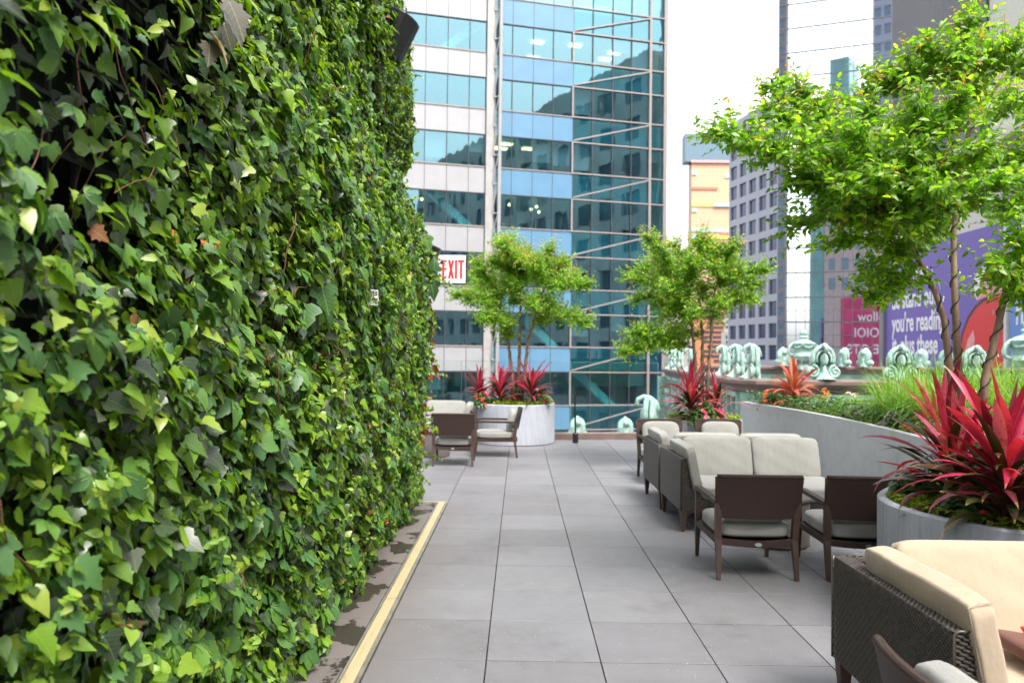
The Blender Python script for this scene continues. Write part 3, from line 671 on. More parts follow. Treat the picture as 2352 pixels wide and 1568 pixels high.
def wins(t, xs, ys, w_, h_, fn, mat, name='window', part_frame=None):
    for x in xs:
        for y in ys:
            mb = MB(); mb.add([fn(x, y), fn(x+w_, y), fn(x+w_, y+h_), fn(x, y+h_)], [(0, 1, 2, 3)]); mb.build(name, mat, t, recalc=False)
def gridbox(name, label, cat, origin, ux, L, depth, z0, z1, wall, nx, x0, dx, ww, zs, hh, wmat, recess=.12):
    """box building whose front wall has real openings with glass set back in them"""
    o = Vector(origin); u = Vector(ux).normalized(); n_ = Vector((u.y, -u.x))
    t = thing(name, label, cat, (o.x, o.y, -25))
    f = lambda a, z, d: (o.x+u.x*a+n_.x*d, o.y+u.y*a+n_.y*d, z)
    bx = lambda mb, a0, a1, za, zb, d0, d1: mb.add([f(a, z, d) for z in (za, zb) for d in (d0, d1) for a in (a0, a1)], [(0, 2, 3, 1), (4, 5, 7, 6), (0, 1, 5, 4), (2, 6, 7, 3), (0, 4, 6, 2), (1, 3, 7, 5)])
    mb = MB(); bx(mb, 0, L, z0, z1, -depth, -recess-.05); mb.build('body', wall, t)
    mb = MB(); px = [0]
    for i in range(nx): px += [x0+i*dx, x0+i*dx+ww]
    px.append(L)
    for i in range(0, len(px), 2):
        if px[i+1] > px[i]: bx(mb, px[i], px[i+1], z0, z1, -recess-.04, 0)
    zc = z0
    for z in sorted(zs)+[None]:
        top = z if z is not None else z1
        if top > zc:
            for i in range(1, len(px)-1, 2): bx(mb, px[i]+.001, px[i+1]-.001, zc, top, -recess-.04, -.004)
        if z is not None: zc = z+hh
    mb.build('front_wall', wall, t)
    for i in range(nx):
        for z in zs: 
            mb = MB(); a = x0+i*dx; mb.add([f(a, z, -recess+.01), f(a+ww, z, -recess+.01), f(a+ww, z+hh, -recess+.01), f(a, z+hh, -recess+.01)], [(0, 1, 2, 3)]); mb.build('window', wmat, t, recalc=False)
    return t, f, bx
# grid building, receding along the street: far end left
Yn, = (114,); xn = at(1790, 700, Yn).x
dirv = Vector((.237, -.971)); far = Vector((xn, Yn))-dirv*15.2
gz = [1.62+(823-y)/1735*121 for y in (900, 850, 803, 755, 707, 659, 611, 563, 515, 467, 419, 371, 323, 282)]
gb_, _, _ = gridbox('grid_office_block', 'pale grid-fronted office block with rows of dark square windows', 'office block', far, dirv, 15.2, 18, -25, 41.5, M['grid'], 5, .45, 2.97, 2.1, [z-3.3*.28-.6 for z in gz], 2.25, M['gridwin'], .3)
# mirror glass tower
mo = Vector((at(1786, 700, 112).x, 112.)); md = Vector((.946, -.324)).normalized(); mn = Vector((md.y, -md.x))
mt = thing('mirror_tower', 'tall mirror glass tower reflecting white sky and dark buildings', 'glass tower', (mo.x, mo.y, -25))
mf = lambda a, z, d=0: (mo.x+md.x*a+mn.x*d, mo.y+md.y*a+mn.y*d, z)
def mbx(mb, a0, a1, za, zb, d0, d1): return mb.add([mf(a, z, d) for z in (za, zb) for d in (d0, d1) for a in (a0, a1)], [(0, 2, 3, 1), (4, 5, 7, 6), (0, 1, 5, 4), (2, 6, 7, 3), (0, 4, 6, 2), (1, 3, 7, 5)])
mbx(MB(), 0, 32, -25, 66, -20, -.5).build('core', M['room'], mt)
for k in range(-9, 14):
    z = 14.3+3.62*k; mb = MB(); mb.add([mf(0, z), mf(32, z), mf(32, z+3.6), mf(0, z+3.6)], [(0, 1, 2, 3)]); mb.build('glazing_band', M['mirror'], mt, recalc=False)
mb = MB()
for k in range(-9, 14): mbx(mb, 0, 32, 14.3+3.62*k-.09, 14.3+3.62*k+.09, -.05, .06); mbx(mb, 0, 32, 16.0+3.62*k-.03, 16.0+3.62*k+.03, -.05, .03)
for k in range(0, 26): mbx(mb, k*1.27-.035, k*1.27+.035, -25, 62, -.05, .04)
mbx(mb, 17.4, 17.7, -25, 62, -.05, .25)
mb.build('mullion_grid', M['mulld'], mt)
# buildings standing behind the camera that its glass mirrors
def block(name, label, x0, x1, y, dep, h, wall, nx, zs, ww, hh, face=1):
    u = Vector((-1, 0)); o = Vector((x1, y)); dx = (x1-x0)/nx
    return gridbox(name, label, 'building', o, u, x1-x0, dep, -25, h, wall, nx, dx*.2, dx, ww, zs, hh, M['hotelwin'], .3)
block('banded_tower', 'slender mauve brick tower behind the viewer', -32.5, -19, -62, 1.5, 215, simple('mauve_brick', (.26, .22, .25), .8, var=.2), 3, [z*5.2-8 for z in range(0, 42)], 3.4, 3.1)
block('narrow_tower', 'narrow pale blue-grey tower behind the viewer', 11, 17.5, -63, 1.5, 215, simple('blue_grey_wall', (.34, .36, .46), .8, var=.1), 2, [z*6.2-8 for z in range(0, 34)], 2.2, 3.6)
st2 = simple('teal_cladding', (.16, .36, .36), .4, var=.2, scale=.2)
sx = thing('stepped_tower', 'teal stepped tower behind the viewer', 'building', (3, -70, -25))
for a, b, h in ((-12, 5, 82), (-10, 3, 96), (-5, 2, 113)): MB().box((a, -80+(a+4)*.3, -25), (b, -68+(h-84)*.01, h)).build('body', st2, sx)
block('stone_block', 'pinkish stone block behind the viewer', -4, 34, -60, 16, 46, simple('pink_stone', (.52, .42, .4), .8, var=.1), 8, [z*6.2+3 for z in range(0, 7)], 2.6, 3.4)
def text(body, name, mat, size, parent, rotm, loc, ext=.01, sx=1., off=0., align='LEFT'):
    cu = bpy.data.curves.new('txt', 'FONT'); cu.body = body; cu.size = size; cu.extrude = ext; cu.offset = off; cu.resolution_u = 3; cu.align_x = align
    tmp = bpy.data.objects.new('tmp', cu); COL.objects.link(tmp); dg = bpy.context.evaluated_depsgraph_get(); dg.update()
    me = bpy.data.meshes.new_from_object(tmp.evaluated_get(dg)); bpy.data.objects.remove(tmp)
    me.transform(Matrix.Translation(loc) @ rotm.to_4x4() @ Matrix.Diagonal((sx, 1, 1, 1))); me.materials.clear(); me.materials.append(mat)
    return link(name, me, parent)
RB = Matrix(((-1, 0, 0), (0, 0, 1), (0, 1, 0))).transposed()

# street-side masonry on the right, mirrored by the office tower
gridbox('masonry_block', 'long grey masonry block lining the street beside the viewer', 'building', (30, 28), (0, -1), 70, 16, -25, 37, M['masonry'], 14, 1.6, 5., 2.7, [z*4.4-8 for z in range(0, 10)], 2.7, M['hotelwin'], .35)
# orange tower with coloured bands
def flat(t, name, mat, x0, x1, y0, y1, Y, dY=.3):
    a = at(x0, (y0+y1)/2, Y); b = at(x1, (y0+y1)/2, Y); zt = at((x0+x1)/2, y0, Y).z; zb = at((x0+x1)/2, y1, Y).z
    return MB().box((a.x, Y-dY, zb), (b.x, Y, zt)).build(name, mat, t)
def gridmat(name, col, line, s, hs=1.):
    a = N(name); p = a.pr(None, .5); b = a.n('TexBrick'); b.offset = 0; b.inputs['Scale'].default_value = s; b.inputs['Mortar Size'].default_value = .05; b.inputs['Brick Width'].default_value = 1; b.inputs['Row Height'].default_value = 1
    b.inputs['Color1'].default_value = (*col, 1); b.inputs['Color2'].default_value = (*[c*.93 for c in col], 1); b.inputs['Mortar'].default_value = (*line, 1)
    sp = a.n('SeparateXYZ'); cb = a.n('CombineXYZ'); a.l(a.coord((1, 1, hs)), sp.inputs[0]); a.l(sp.outputs[0], cb.inputs[0]); a.l(sp.outputs[2], cb.inputs[1]); a.l(cb.outputs[0], b.inputs[0]); a.l(b.outputs[0], p.inputs['Base Color']); return a.m
ot = thing('orange_tower', 'peach and orange gridded tower with coloured stripes and a grey-blue top', 'tower', (at(1640, 800, 200).x, 200, -25))
xa, xb = at(1588, 500, 200).x, at(1722, 500, 200).x
MB().box((xa, 200, 14.8), (xb, 204, 53.5)).build('upper_body', gridmat('peach_tiles', (.54, .33, .2), (.48, .35, .25), .9), ot)
MB().box((xa-.2, 199.9, -25), (xb, 204, 14.78)).build('lower_body', gridmat('orange_tiles', (.4, .17, .075), (.28, .14, .09), .9), ot)
MB().box((at(1573, 340, 200).x, 199.5, 53.52), (xb, 203.5, 61)).build('louvre_box', gridmat('blue_grey_louvres', (.1, .17, .22), (.14, .2, .26), 1.6), ot)
MB().box((xa-.3, 199.4, 53.3), (xb, 199.9, 53.9)).build('cornice', M['pinkb'], ot)
cyan = simple('cyan_band', (.35, .66, .72), .5); yel = simple('yellow_band', (.85, .6, .16), .5); rd = simple('red_band', (.6, .16, .1), .5)
for x0, x1, y0, y1, m in ((1589, 1600, 393, 402, cyan), (1665, 1703, 401, 409, cyan), (1589, 1648, 430, 436, rd), (1589, 1703, 464, 475, yel), (1640, 1703, 467, 475, cyan), (1589, 1600, 479, 487, cyan),
                          (1668, 1703, 519, 526, yel), (1589, 1690, 526, 533, cyan), (1655, 1703, 534, 540, rd), (1589, 1612, 540, 548, cyan), (1612, 1703, 541, 549, yel), (1589, 1640, 600, 606, cyan), (1640, 1690, 655, 660, yel)):
    flat(ot, 'colour_band', m, x0, x1, y0, y1, 199.99-.3*(y0 == 467), .25)
dk = simple('dark_strip_window', (.06, .04, .07), .3)
for k in range(12):
    y = 705+k*11; x0 = 1615+r2.choice((0, 10, 25, 0)); flat(ot, 'strip_window', dk, x0, 1700, y, y+4.5, 199.88, .2)
cb_ = thing('cream_stepped_building', 'small cream stepped building beside the grid block', 'building', (at(1680, 780, 150).x, 150, -25))
for x0, x1, y0, Y in ((1661, 1704, 762, 149), (1666, 1704, 728, 150.5), (1681, 1690, 718, 152)):
    a = at(x0, 780, Y).x; b = at(x1, 780, Y).x; MB().box((a, Y, -25), (b, Y+1.4 if Y < 152 else Y+3, at(1680, y0, Y).z)).build('body', M['creamwall'], cb_)
for x in (1669, 1677, 1685, 1693):
    for y in (736, 748): 
        flat(cb_, 'window', M['gridwin'], x, x+2.6, y, y+7, 150.48, .04)
    for y in (770, 782, 796): flat(cb_, 'window', M['gridwin'], x-1, x+1.6, y, y+7, 148.98, .04)
pb = thing('pinkish_building', 'pinkish grey building behind the left green urn', 'building', (at(1560, 800, 170).x, 170, -25))
MB().box((at(1545, 800, 170).x, 170, -25), (at(1588, 800, 170).x, 185, at(1560, 722, 170).z)).build('body', simple('pink_grey_wall', (.42, .33, .33), .7), pb)
for y in (740, 755, 770, 785): flat(pb, 'strip_window', M['gridwin'], 1549, 1585, y, y+3, 169.98, .1)
wb = thing('white_slab_tower', 'pale white slab tower left of the orange tower', 'tower', (at(1570, 800, 240).x, 240, -25))
MB().box((at(1564, 600, 240).x, 240, -25), (at(1592, 600, 240).x, 243, at(1575, 372, 240).z)).build('body', M['palewall'], wb)
flat(wb, 'roof_box', M['palewall'], 1568, 1588, 362, 371.8, 244, 1)
# ---- right: grey metal wall, billboards
XW = 30.
def atX(x, y, X): d = ray(x, y); return EYE+d*(X/d.x)
yF = atX(2046, 400, XW).y; yN = atX(2268, 200, XW).y
rb = thing('grey_walled_building', 'tall windowless grey metal-clad building above the billboards', 'building', (XW+5, 55, -25))
MB().box((XW, yN, 16.5), (XW+16, yF, 50)).build('metal_wall', M['metalwall'], rb)
MB().box((XW+.15, yN+.2, -25), (XW+15.8, yF-.1, 16.48)).build('lower_wall', M['creamwall'], rb)
mb = MB()
for k in range(46): 
    y = yN+.2+k*(yF-yN-.3)/46; mb.box((XW-.03, y, 16.6), (XW, y+.03, 50))
mb.build('cladding_ribs', M['metalwall'], rb)
pk = simple('pink_stone', (.42, .33, .32), .8, var=.1)
MB().box((XW+.3, yF+.02, -25), (XW+15.8, yF+.3, 34)).build('rear_wall', pk, rb)
for k in range(6):
    for z in range(16, 34, 4): MB().box((XW+1.2+k*2.5, yF+.301, z), (XW+2.5+k*2.5, yF+.34, z+2.4)).build('rear_window', M['hotelwin'], rb)
bn = thing('magenta_banner', 'magenta banner mirrored in the glass tower left of the purple billboard', 'banner', (37, yF+.4, 5))
MB().box((33.6, yF+.32, -6), (43.5, yF+.4, 14.2)).build('sheet', M['magenta'], bn)
for s, z in (('follow', 9.4), ('XOIOI', 6.2), ('HE OTS', 2.9)): text(s, 'lettering', M['whiteb'], 2.7, bn, RB, Vector((42.6, yF+.42, z)), .02, .85)
rc = thing('cream_walled_building', 'off-white building with a dark drainpipe at the upper right', 'building', (XW+5, 42, -25))
MB().box((XW-.1, 30, -25), (XW+15, yN-.35, 55)).build('wall', M['creamwall'], rc)
MB().box((XW-.25, yN-.3, 12), (XW-.05, yN-.05, 55)).build('drainpipe', M['mulld'], rc)
MB().box((XW-1.3, yN-7, 15.0), (XW-.12, yN-.4, 15.5)).build('ledge', M['creamwall'], rc)
XB = 29.6
bb = thing('purple_billboard', 'purple billboard with white lettering and a red bottle picture', 'billboard', (XB, 54, 0))
y1 = atX(2035, 700, XB).y; y0 = atX(2306, 700, XB).y
MB().box((XB, y0, -3), (XB+.3, y1, 10.2)).build('panel', M['purpleb'], bb)
RT = Matrix(((0, -1, 0), (0, 0, 1), (-1, 0, 0))).transposed()
ty = atX(2050, 720, XB).y
for s, y in (('make this', 659), ('ad stand out', 710), ('you\'re reading', 762), ('it, plus these', 812)):
    text(s, 'lettering', M['whiteb'], 2.0, bb, RT, Vector((XB-.02, ty, atX(2050, y, XB).z)), .01, .64, .045)
def printed(name, mat, pts, dx): 
    q = [atX(x, y, XB) for x, y in pts]; mb = MB(); mb.prism([(p.y, p.z) for p in q], XB-dx, XB-dx+.006, lambda a, b, d: (d, a, b)); return mb.build(name, mat, bb)
body = [(2203, 870), (2206, 810), (2214, 765), (2227, 732), (2243, 708), (2262, 692), (2284, 682), (2305, 677), (2305, 870)]
printed('bottle_outline', M['darkb'], [(x-4 if x < 2300 else x, y-5 if y < 860 else y) for x, y in body], .012)
printed('bottle', M['redb'], body, .022)
printed('bottle_highlight', M['pinkb'], [(2213, 868), (2216, 815), (2224, 780), (2236, 758), (2240, 775), (2236, 815), (2232, 868)], .032)
printed('bottle_neck', M['pinkb'], [(2246, 690), (2247, 668), (2262, 655), (2305, 645), (2305, 672), (2270, 680)], .042)
printed('bottle_cap', M['whiteb'], [(2240, 676), (2238, 642), (2252, 616), (2286, 600), (2305, 597), (2305, 643), (2262, 653), (2246, 672), (2246, 690)], .052)
MB().box((XB-.1, y0-.35, -3), (XB+.3, y0-.1, 14)).build('white_post', M['white'], bb)
MB().box((XB-.2, y1+.1, -3), (XB+.2, y1+.7, 6.2)).build('side_post', M['metalwall'], bb)
b2 = thing('blue_billboard', 'blue billboard at the right edge with cropped white letters', 'billboard', (XB, 42, 0))
MB().box((XB, 30, -3), (XB+.3, y0-.55, 10.6)).build('panel', M['blueb'], b2)
for s, y in (('h', 745), ('l', 632)): text(s, 'lettering', M['whiteb'], 2.2, b2, RT, Vector((XB-.02, atX(2333, y, XB).y, atX(2333, y, XB).z)), .01, .7, .03)
# ================================================================ FURNITURE
def weave(mb, o, u, v, W, H, n=None, pl=.036, ph=.0125, amp=.006):
    """twill of flat curved strands lying on the plane o + u*a + v*b"""
    o = Vector(o); u = Vector(u).normalized(); v = Vector(v).normalized(); n = u.cross(v) if n is None else Vector(n)
    rows = int(H/ph); 
    for r in range(rows):
        b = (r+.5)*H/rows; off = (r % 3)*pl/3*1.0+.004; a = -pl+off
        while a < W:
            a0 = max(a, 0); a1 = min(a+pl*.8, W)
            if a1-a0 > pl*.25:
                hs = H/rows*.4; vs = []; fs = []
                for k in range(5):
                    s = k/4; x = a0+(a1-a0)*s; h = amp*math.sin(PI*(x-a)/(pl*.8))-.001; tilt = (s-.5)*ph*.5
                    for q, hh in ((-hs, -.0015), (0, .0012), (hs, -.0015)): vs.append(o+u*x+v*min(H, max(0, b+q-tilt))+n*(h+hh))
                for k in range(4):
                    i = k*3; fs += [(i, i+3, i+4, i+1), (i+1, i+4, i+5, i+2)]
                mb.add(vs, fs)
            a += pl
def leg(mb, x, y, z1, w1=.05, w0=.026, dx=0, dy=0, z0=0.0):
    return mb.bar((x, y, z1), (x+dx, y+dy, z0), w1, w1, up=(0, 1, 0), w2=w0/w1)
def make_sofa(mir, cmat, beige):
    """corner loveseat: woven wing along the left (x=0) and woven back along the far side, L cushions"""
    t = thing('corner_sofa', 'x', 'sofa'); L, D = 1.6, 1.0; s = -1 if mir else 1
    R = lambda mb: mb
    def B(mb, name, mat, par, **k):
        if mir:
            mb.v = [(-x, y, z) for x, y, z in mb.v]; mb.f = [f[::-1] for f in mb.f]
        return mb.build(name, mat, par, world=False, **k)
    zt, zb = .684, .205
    # wing panel: core plus woven strands outside, on top and on the near end
    wp = MB(); pr_ = [(0.008, zb), (.008, zt-.008), (.075, zt-.008), (.1, .42), (.15, zb+.0)]
    wp.prism(pr_, .01, D-.01, lambda a, b, d: (a, d, b)); wing = B(wp, 'wing_panel', M['wickback'], t)
    mb = MB(); weave(mb, (0, D, zb), (0, -1, 0), (0, 0, 1), D, zt-zb)
    weave(mb, (.008, 0.004, zb), (1, 0, 0), (0, 0, 1), .075, zt-zb, pl=.04, amp=.006)
    weave(mb, (.083, 0.004, zb), (1, 0, 0), (0, 0, 1), .06, .2, pl=.03)
    weave(mb, (.004, 0, zt-.004), (1, 0, 0), (0, 1, 0), .08, D, pl=.022, ph=.009, amp=.004)
    mb.tube([(.0, D, zb), (.0, D, zt)], .008, 6)
    mb.tube([(.004, -.0, zb), (.004, -.0, zt-.012), (.02, 0, zt), (.07, 0, zt)], .006, 6)
    B(mb, 'weave', M['strand'], wing, smooth=True, recalc=False)
    bp = MB(); bp.box((.09, D-.09, zb), (L, D-.008, zt-.008)); bp.box((.152, .03, zb), (L-.01, D-.1, .3)); back = B(bp, 'back_panel', M['wickback'], t)
    mb = MB(); weave(mb, (L, D, zb), (-1, 0, 0), (0, 0, 1), L, zt-zb)
    weave(mb, (.09, D-.085, zt-.004), (1, 0, 0), (0, 1, 0), L-.09, .08, pl=.03, ph=.009)
    weave(mb, (.15, .028, zb), (1, 0, 0), (0, 0, 1), L-.16, .095); weave(mb, (L, .03, zb), (0, 1, 0), (0, 0, 1), D-.04, .095)
    weave(mb, (L, D-.09, zb), (0, 1, 0), (0, 0, 1), .09, zt-zb)
    B(mb, 'weave', M['strand'], back, smooth=True, recalc=False)
    for x, y in ((.035, .04), (.035, D-.04), (L-.04, .05), (L-.04, D-.05)):
        mb = MB(); leg(mb, x, y, zb-.001, .062, .03); mb.bar((x+(.09 if x < 1 else -.09), y, zb-.006), (x, y, zb-.07), .03, .02); B(mb, 'leg', M['frame'], t)
    mb = MB(); mb.box((.02, .012, zb-.022), (L-.02, D-.012, zb-.002)); B(mb, 'base_rail', M['frame'], t)
    rz = Matrix.Rotation(math.radians(0), 3, 'Z')
    for x0, x1 in ((.2, .9), (.905, L+.02)):
        c = MB(); c.cushion(((x0+x1)/2, .41, .36), (x1-x0, .82, .15), p=9, belly=.08, wr=.02); B(c, 'seat_cushion', cmat, t, smooth=True)
    for x0, x1 in ((.19, .89), (.895, L-.02)):
        c = MB(); c.cushion(((x0+x1)/2, .775, .60), (x1-x0-.004, .125, .42), Matrix.Rotation(-.3, 3, 'X'), n=16, p=10, belly=.2, wr=.05); cu = B(c, 'back_cushion', cmat, t, smooth=True)
    c = MB(); c.cushion((.125, .385, .595), (.105, .82, .41), Matrix.Rotation(-.2, 3, 'Y'), n=18, p=11, belly=.1, wr=.06); wc = B(c, 'side_cushion', cmat, t, smooth=True)
    mb = MB(); Rm = Matrix.Rotation(-.2, 3, 'Y')
    q = [Vector((.125, .385, .595))+Rm @ Vector(p) for p in ((-.044, -.398, -.19), (-.046, -.401, -.05), (-.045, -.4, .186), (.0, -.4, .195), (.045, -.398, .186))]
    mb.tube(q, .0022, 5); B(mb, 'piping', M['piping'] if beige else cmat, wc)
    return t
def make_chair():
    """low armchair, front +y"""
    t = thing('armchair', 'x', 'armchair')
    for s in (-1, 1):
        mb = MB(); mb.bar((s*.285, .315, .27), (s*.285, .335, 0), .042, w2=.6); mb.bar((s*.285, .315, .268), (s*.285, .315, .55), .04, .036); mb.build('front_leg', M['frame'], t, world=False)
        mb = MB(); mb.bar((s*.28, -.3, .29), (s*.285, -.345, 0), .045, w2=.6); mb.bar((s*.28, -.3, .29), (s*.29, -.33, .56), .045, .045); mb.build('back_leg', M['frame'], t, world=False)
        mb = MB(); pts = [(s*.285, .335, .555), (s*.288, .2, .567), (s*.292, -.1, .565), (s*.292, -.33, .56)]
        for a, b in zip(pts, pts[1:]): mb.bar(a, b, .048, .03)
        mb.build('armrest', M['chairwick'], t, world=False)
    mb = MB()
    for s in (-1, 1): mb.bar((s*.282, .32, .275), (s*.278, -.3, .275), .036, .045)
    mb.bar((-.28, .318, .275), (.28, .318, .275), .036, .045)
    for k in range(6):
        a, b = (-.28+.56*k/6, -.28+.56*(k+1)/6); f = lambda x: -.3-.035*(1-(x/.28)**2); g = lambda x: .275-.012*(1-(x/.28)**2)
        mb.bar((a, f(a), g(a)), (b, f(b), g(b)), .036, .045)
    mb.box((-.265, -.28, .262), (.265, .3, .272)); mb.build('seat_frame', M['chairwick'], t, world=False)
    mb = MB(); n = 12; vs = []; fs = []
    for side in (0, 1):
        for j in range(5):
            z = .45+.31*j/4
            for i in range(n+1):
                u = i/n*2-1; hw = .293+.017*j/4
                vs.append((u*hw, -.325-.045*(1-u*u)-(z-.43)*.2+(.028 if side else 0), z+(.006*(1-u*u)-.004 if j == 4 else 0)))
    m = n+1
    for side in (0, 1):
        o = side*5*m
        for j in range(4):
            for i in range(n):
                q = (o+j*m+i, o+j*m+i+1, o+(j+1)*m+i+1, o+(j+1)*m+i); fs.append(q if side == 0 else q[::-1])
    o = 5*m
    for i in range(n): fs += [(i, o+i, o+i+1, i+1), (4*m+i, 4*m+i+1, o+4*m+i+1, o+4*m+i)]
    for j in range(4): fs += [(j*m, (j+1)*m, o+(j+1)*m, o+j*m), (j*m+n, o+j*m+n, o+(j+1)*m+n, (j+1)*m+n)]
    mb.add(vs, fs); bk = mb.build('backrest', M['chairwick'], t, smooth=35, world=False)
    mb = MB(); top = vs[4*m:5*m]; mb.tube([(x, y+.014, z+.004) for x, y, z in top], .017, 8)
    for e in (0, n): mb.tube([(vs[j*m+e][0], vs[j*m+e][1]+.014, vs[j*m+e][2]) for j in range(5)], .015, 8)
    mb.build('back_rim', M['chairwick'], bk, smooth=True, world=False)
    MB().cushion((0, .01, .35), (.55, .62, .125), p=6, belly=.15, wr=.02).build('seat_cushion', M['cushion'], t, smooth=True, world=False)
    MB().cushion((0, -.25, .575), (.5, .13, .37), Matrix.Rotation(.22, 3, 'X'), p=4.5, belly=.3, wr=.04).build('back_cushion', M['cushion'], t, smooth=True, world=False)
    mb = MB(); mb.lathe([(.02, -.004), (.02, .004)], 16); o = mb.build('maker_disc', M['medal'], t, world=False); o.location = (0, -.357, .263); o.rotation_euler = (PI/2, 0, 0); o.scale = (1.3, .7, 1)
    return t
SG = 'grey-cushioned woven corner sofas'
sofaA = make_sofa(False, M['beige'], True); place(sofaA, (1.515, 2.655, 0), 0, 'nearest woven corner sofa, with beige cushions'); sofaA['group'] = 'woven corner sofas'
s1 = make_sofa(False, M['cushion'], False); place(s1, (1.51, 7.06, 0), 0, 'grey-cushioned woven sofa behind the two dark armchairs'); s1['group'] = 'woven corner sofas'
s3 = make_sofa(True, M['cushion'], False)
s2 = copy_tree(s3); place(s2, (1.5, 9.08, 0), PI, 'grey-cushioned woven sofa set back to back beyond the first grey one'); s2['group'] = 'woven corner sofas'
place(s3, (-.76, 12.72, 0), 0, 'grey-cushioned woven sofa half hidden by the leafy wall'); s3['group'] = 'woven corner sofas'
ch0 = make_chair(); ch0['group'] = 'brown woven armchairs'
place(ch0, (1.762, 5.92, 0), 0, 'brown armchair seen from behind, nearer the walkway of the front pair')
for x, y, r, lb in ((2.58, 5.92, -.04, 'brown armchair seen from behind, beside the near concrete planter'), (1.93, 10.02, PI+.02, 'brown armchair facing the viewer at the walkway side before the middle planter'), (2.74, 10.1, PI-.03, 'brown armchair facing the viewer beside the grey planter wall'),
                    (-.96, 11.34, .02, 'brown armchair seen from behind against the end of the leafy wall'), (-.37, 12.32, PI/2+.02, 'brown armchair seen side-on before the far round planter'), (1.50, 2.06, -PI/2+.03, 'brown armchair cut off at the bottom edge beside the beige sofa')):
    c = copy_tree(ch0); place(c, (x, y, 0), r, lb)
def drum(x, y, lb):
    t = thing('drum_table', lb, 'table', (x, y, 0), 'concrete drum tables')
    MB().lathe([(.265, 0), (.265, .012), (.28, .014), (.28, .385), (.27, .398)], 40).build('drum_base', M['drum'], t, smooth=40, world=False)
    MB().lathe([(.3, .4), (.305, .405), (.305, .42), (.298, .428)], 40).build('tabletop', M['drum'], t, smooth=40, world=False)
drum(2.28, 6.72, 'round concrete drum table among the grey sofa and front armchairs'); drum(-1.38, 12.15, 'round concrete drum table beyond the end of the leafy wall')
# bag and toy lying on the beige sofa
bg_ = thing('leather_bag', 'dark brown leather bag lying on the beige seat at the right edge', 'bag', (1.95, 2.95, .44))
mb = MB(); mb.cushion((0, 0, .035), (.34, .28, .06), Matrix.Rotation(.16, 3, 'Y'), p=7, belly=.15); mb.build('bag_body', simple('brown_leather', (.1, .035, .03), .35, bump=.2), bg_, smooth=True, world=False)
mb = MB(); mb.tube([(-.17, -.14, .05), (-.05, -.145, .04), (.1, -.14, .02), (.17, -.13, .0)], .009, 8); mb.tube([(-.16, -.12, .092), (.16, -.12, .04)], .004, 6); mb.build('rolled_edge', M['frame'], bg_, smooth=True, world=False)
bg_.location = (2.1, 3.02, .445)
ty_ = thing('red_toy', 'red and black plastic toy tucked under the leather bag', 'toy', (1.9, 2.72, .445))
MB().lathe([(.0, 0), (.05, 0), (.06, .02), (.05, .05), (.03, .06), (0, .062)], 20).build('red_dome', M['exitred'], ty_, smooth=50, world=False)
mb = MB(); mb.tube([(-.05, -.05, .01), (0, -.09, .03), (.06, -.07, .01)], .018, 8); mb.build('black_grip', M['black'], ty_, smooth=True, world=False)
rs = thing('red_ribbon', 'crumpled red and white ribbon behind the bag on the beige seat', 'ribbon', (2.16, 3.16, .5))
mb = MB(); mb.ico((0, 0, 0), .06, 2, (1.2, .8, .6), .25); mb.ico((.05, .02, .04), .03, 2, (1.4, .5, .6), .3); mb.build('ribbon_folds', M['exitred'], rs, world=False)
MB().ico((.02, -.05, .01), .03, 2, (1, .5, .8), .2).build('white_fold', M['white'], rs, world=False)

# ================================================================ PLANTERS AND PLANTS
def round_planter(x, y, r, h, label):
    t = thing('round_planter', label, 'planter', (x, y, 0), 'round concrete planters')
    MB().lathe([(r-.03, 0), (r-.03, .012), (r, .014), (r, h-.012), (r-.012, h), (r-.05, h), (r-.058, h-.01), (r-.06, h-.16)], 96, cap=False).build('planter_wall', M['planter'], t, smooth=35, world=False)
    MB().lathe([(.001, h-.055), (r*.6, h-.05), (r-.059, h-.07)], 48).build('soil', M['soil'], t, world=False)
    return t
PN = (3.19, 4.68, .89); PL = (-.11, 14.33, .79); PM = (2.72, 11.2, .56)
round_planter(*PN, .735, 'large round concrete planter beside the beige sofa'); round_planter(*PL, .735, 'far round concrete planter before the glass balustrade'); round_planter(*PM, .73, 'smaller round concrete planter behind the two facing armchairs')
lp = thing('long_planter', 'long grey concrete raised planter wall curving along the right', 'planter', (5, 9, 0))
outer = [(3.55, 5.75), (3.66, 6.3), (3.8, 7.3), (3.9, 8.3), (3.95, 9.4), (3.94, 10.6), (3.86, 11.7), (3.72, 12.72), (8.5, 13.2), (9.5, 13.2), (9.5, 5.75)]
def inset(pts, d):
    out = []
    for i, p in enumerate(pts):
        a = Vector(pts[i-1]); b = Vector(p); c = Vector(pts[(i+1) % len(pts)]); d1 = (b-a).normalized(); d2 = (c-b).normalized()
        n1 = Vector((d1.y, -d1.x)); n2 = Vector((d2.y, -d2.x)); m = (n1+n2); m /= max(.2, (m.length**2)/2); out.append(tuple(b+m*d))
    return out
inn = inset(outer, .085); mb = MB(); n = len(outer)
vs = [(x, y, z) for z in (0, .9) for x, y in outer]+[(x, y, .9) for x, y in inn]+[(x, y, .7) for x, y in inn]
mb.add(vs, [(i, (i+1) % n, n+(i+1) % n, n+i) for i in range(n)]+[(n+i, n+(i+1) % n, 2*n+(i+1) % n, 2*n+i) for i in range(n)]+[(2*n+i, 2*n+(i+1) % n, 3*n+(i+1) % n, 3*n+i) for i in range(n)])
mb.build('planter_wall', M['longplanter'], lp, smooth=25)
MB().prism(inn, .6, .82, lambda a, b, d: (a, b, d)).build('soil', M['soil'], lp)

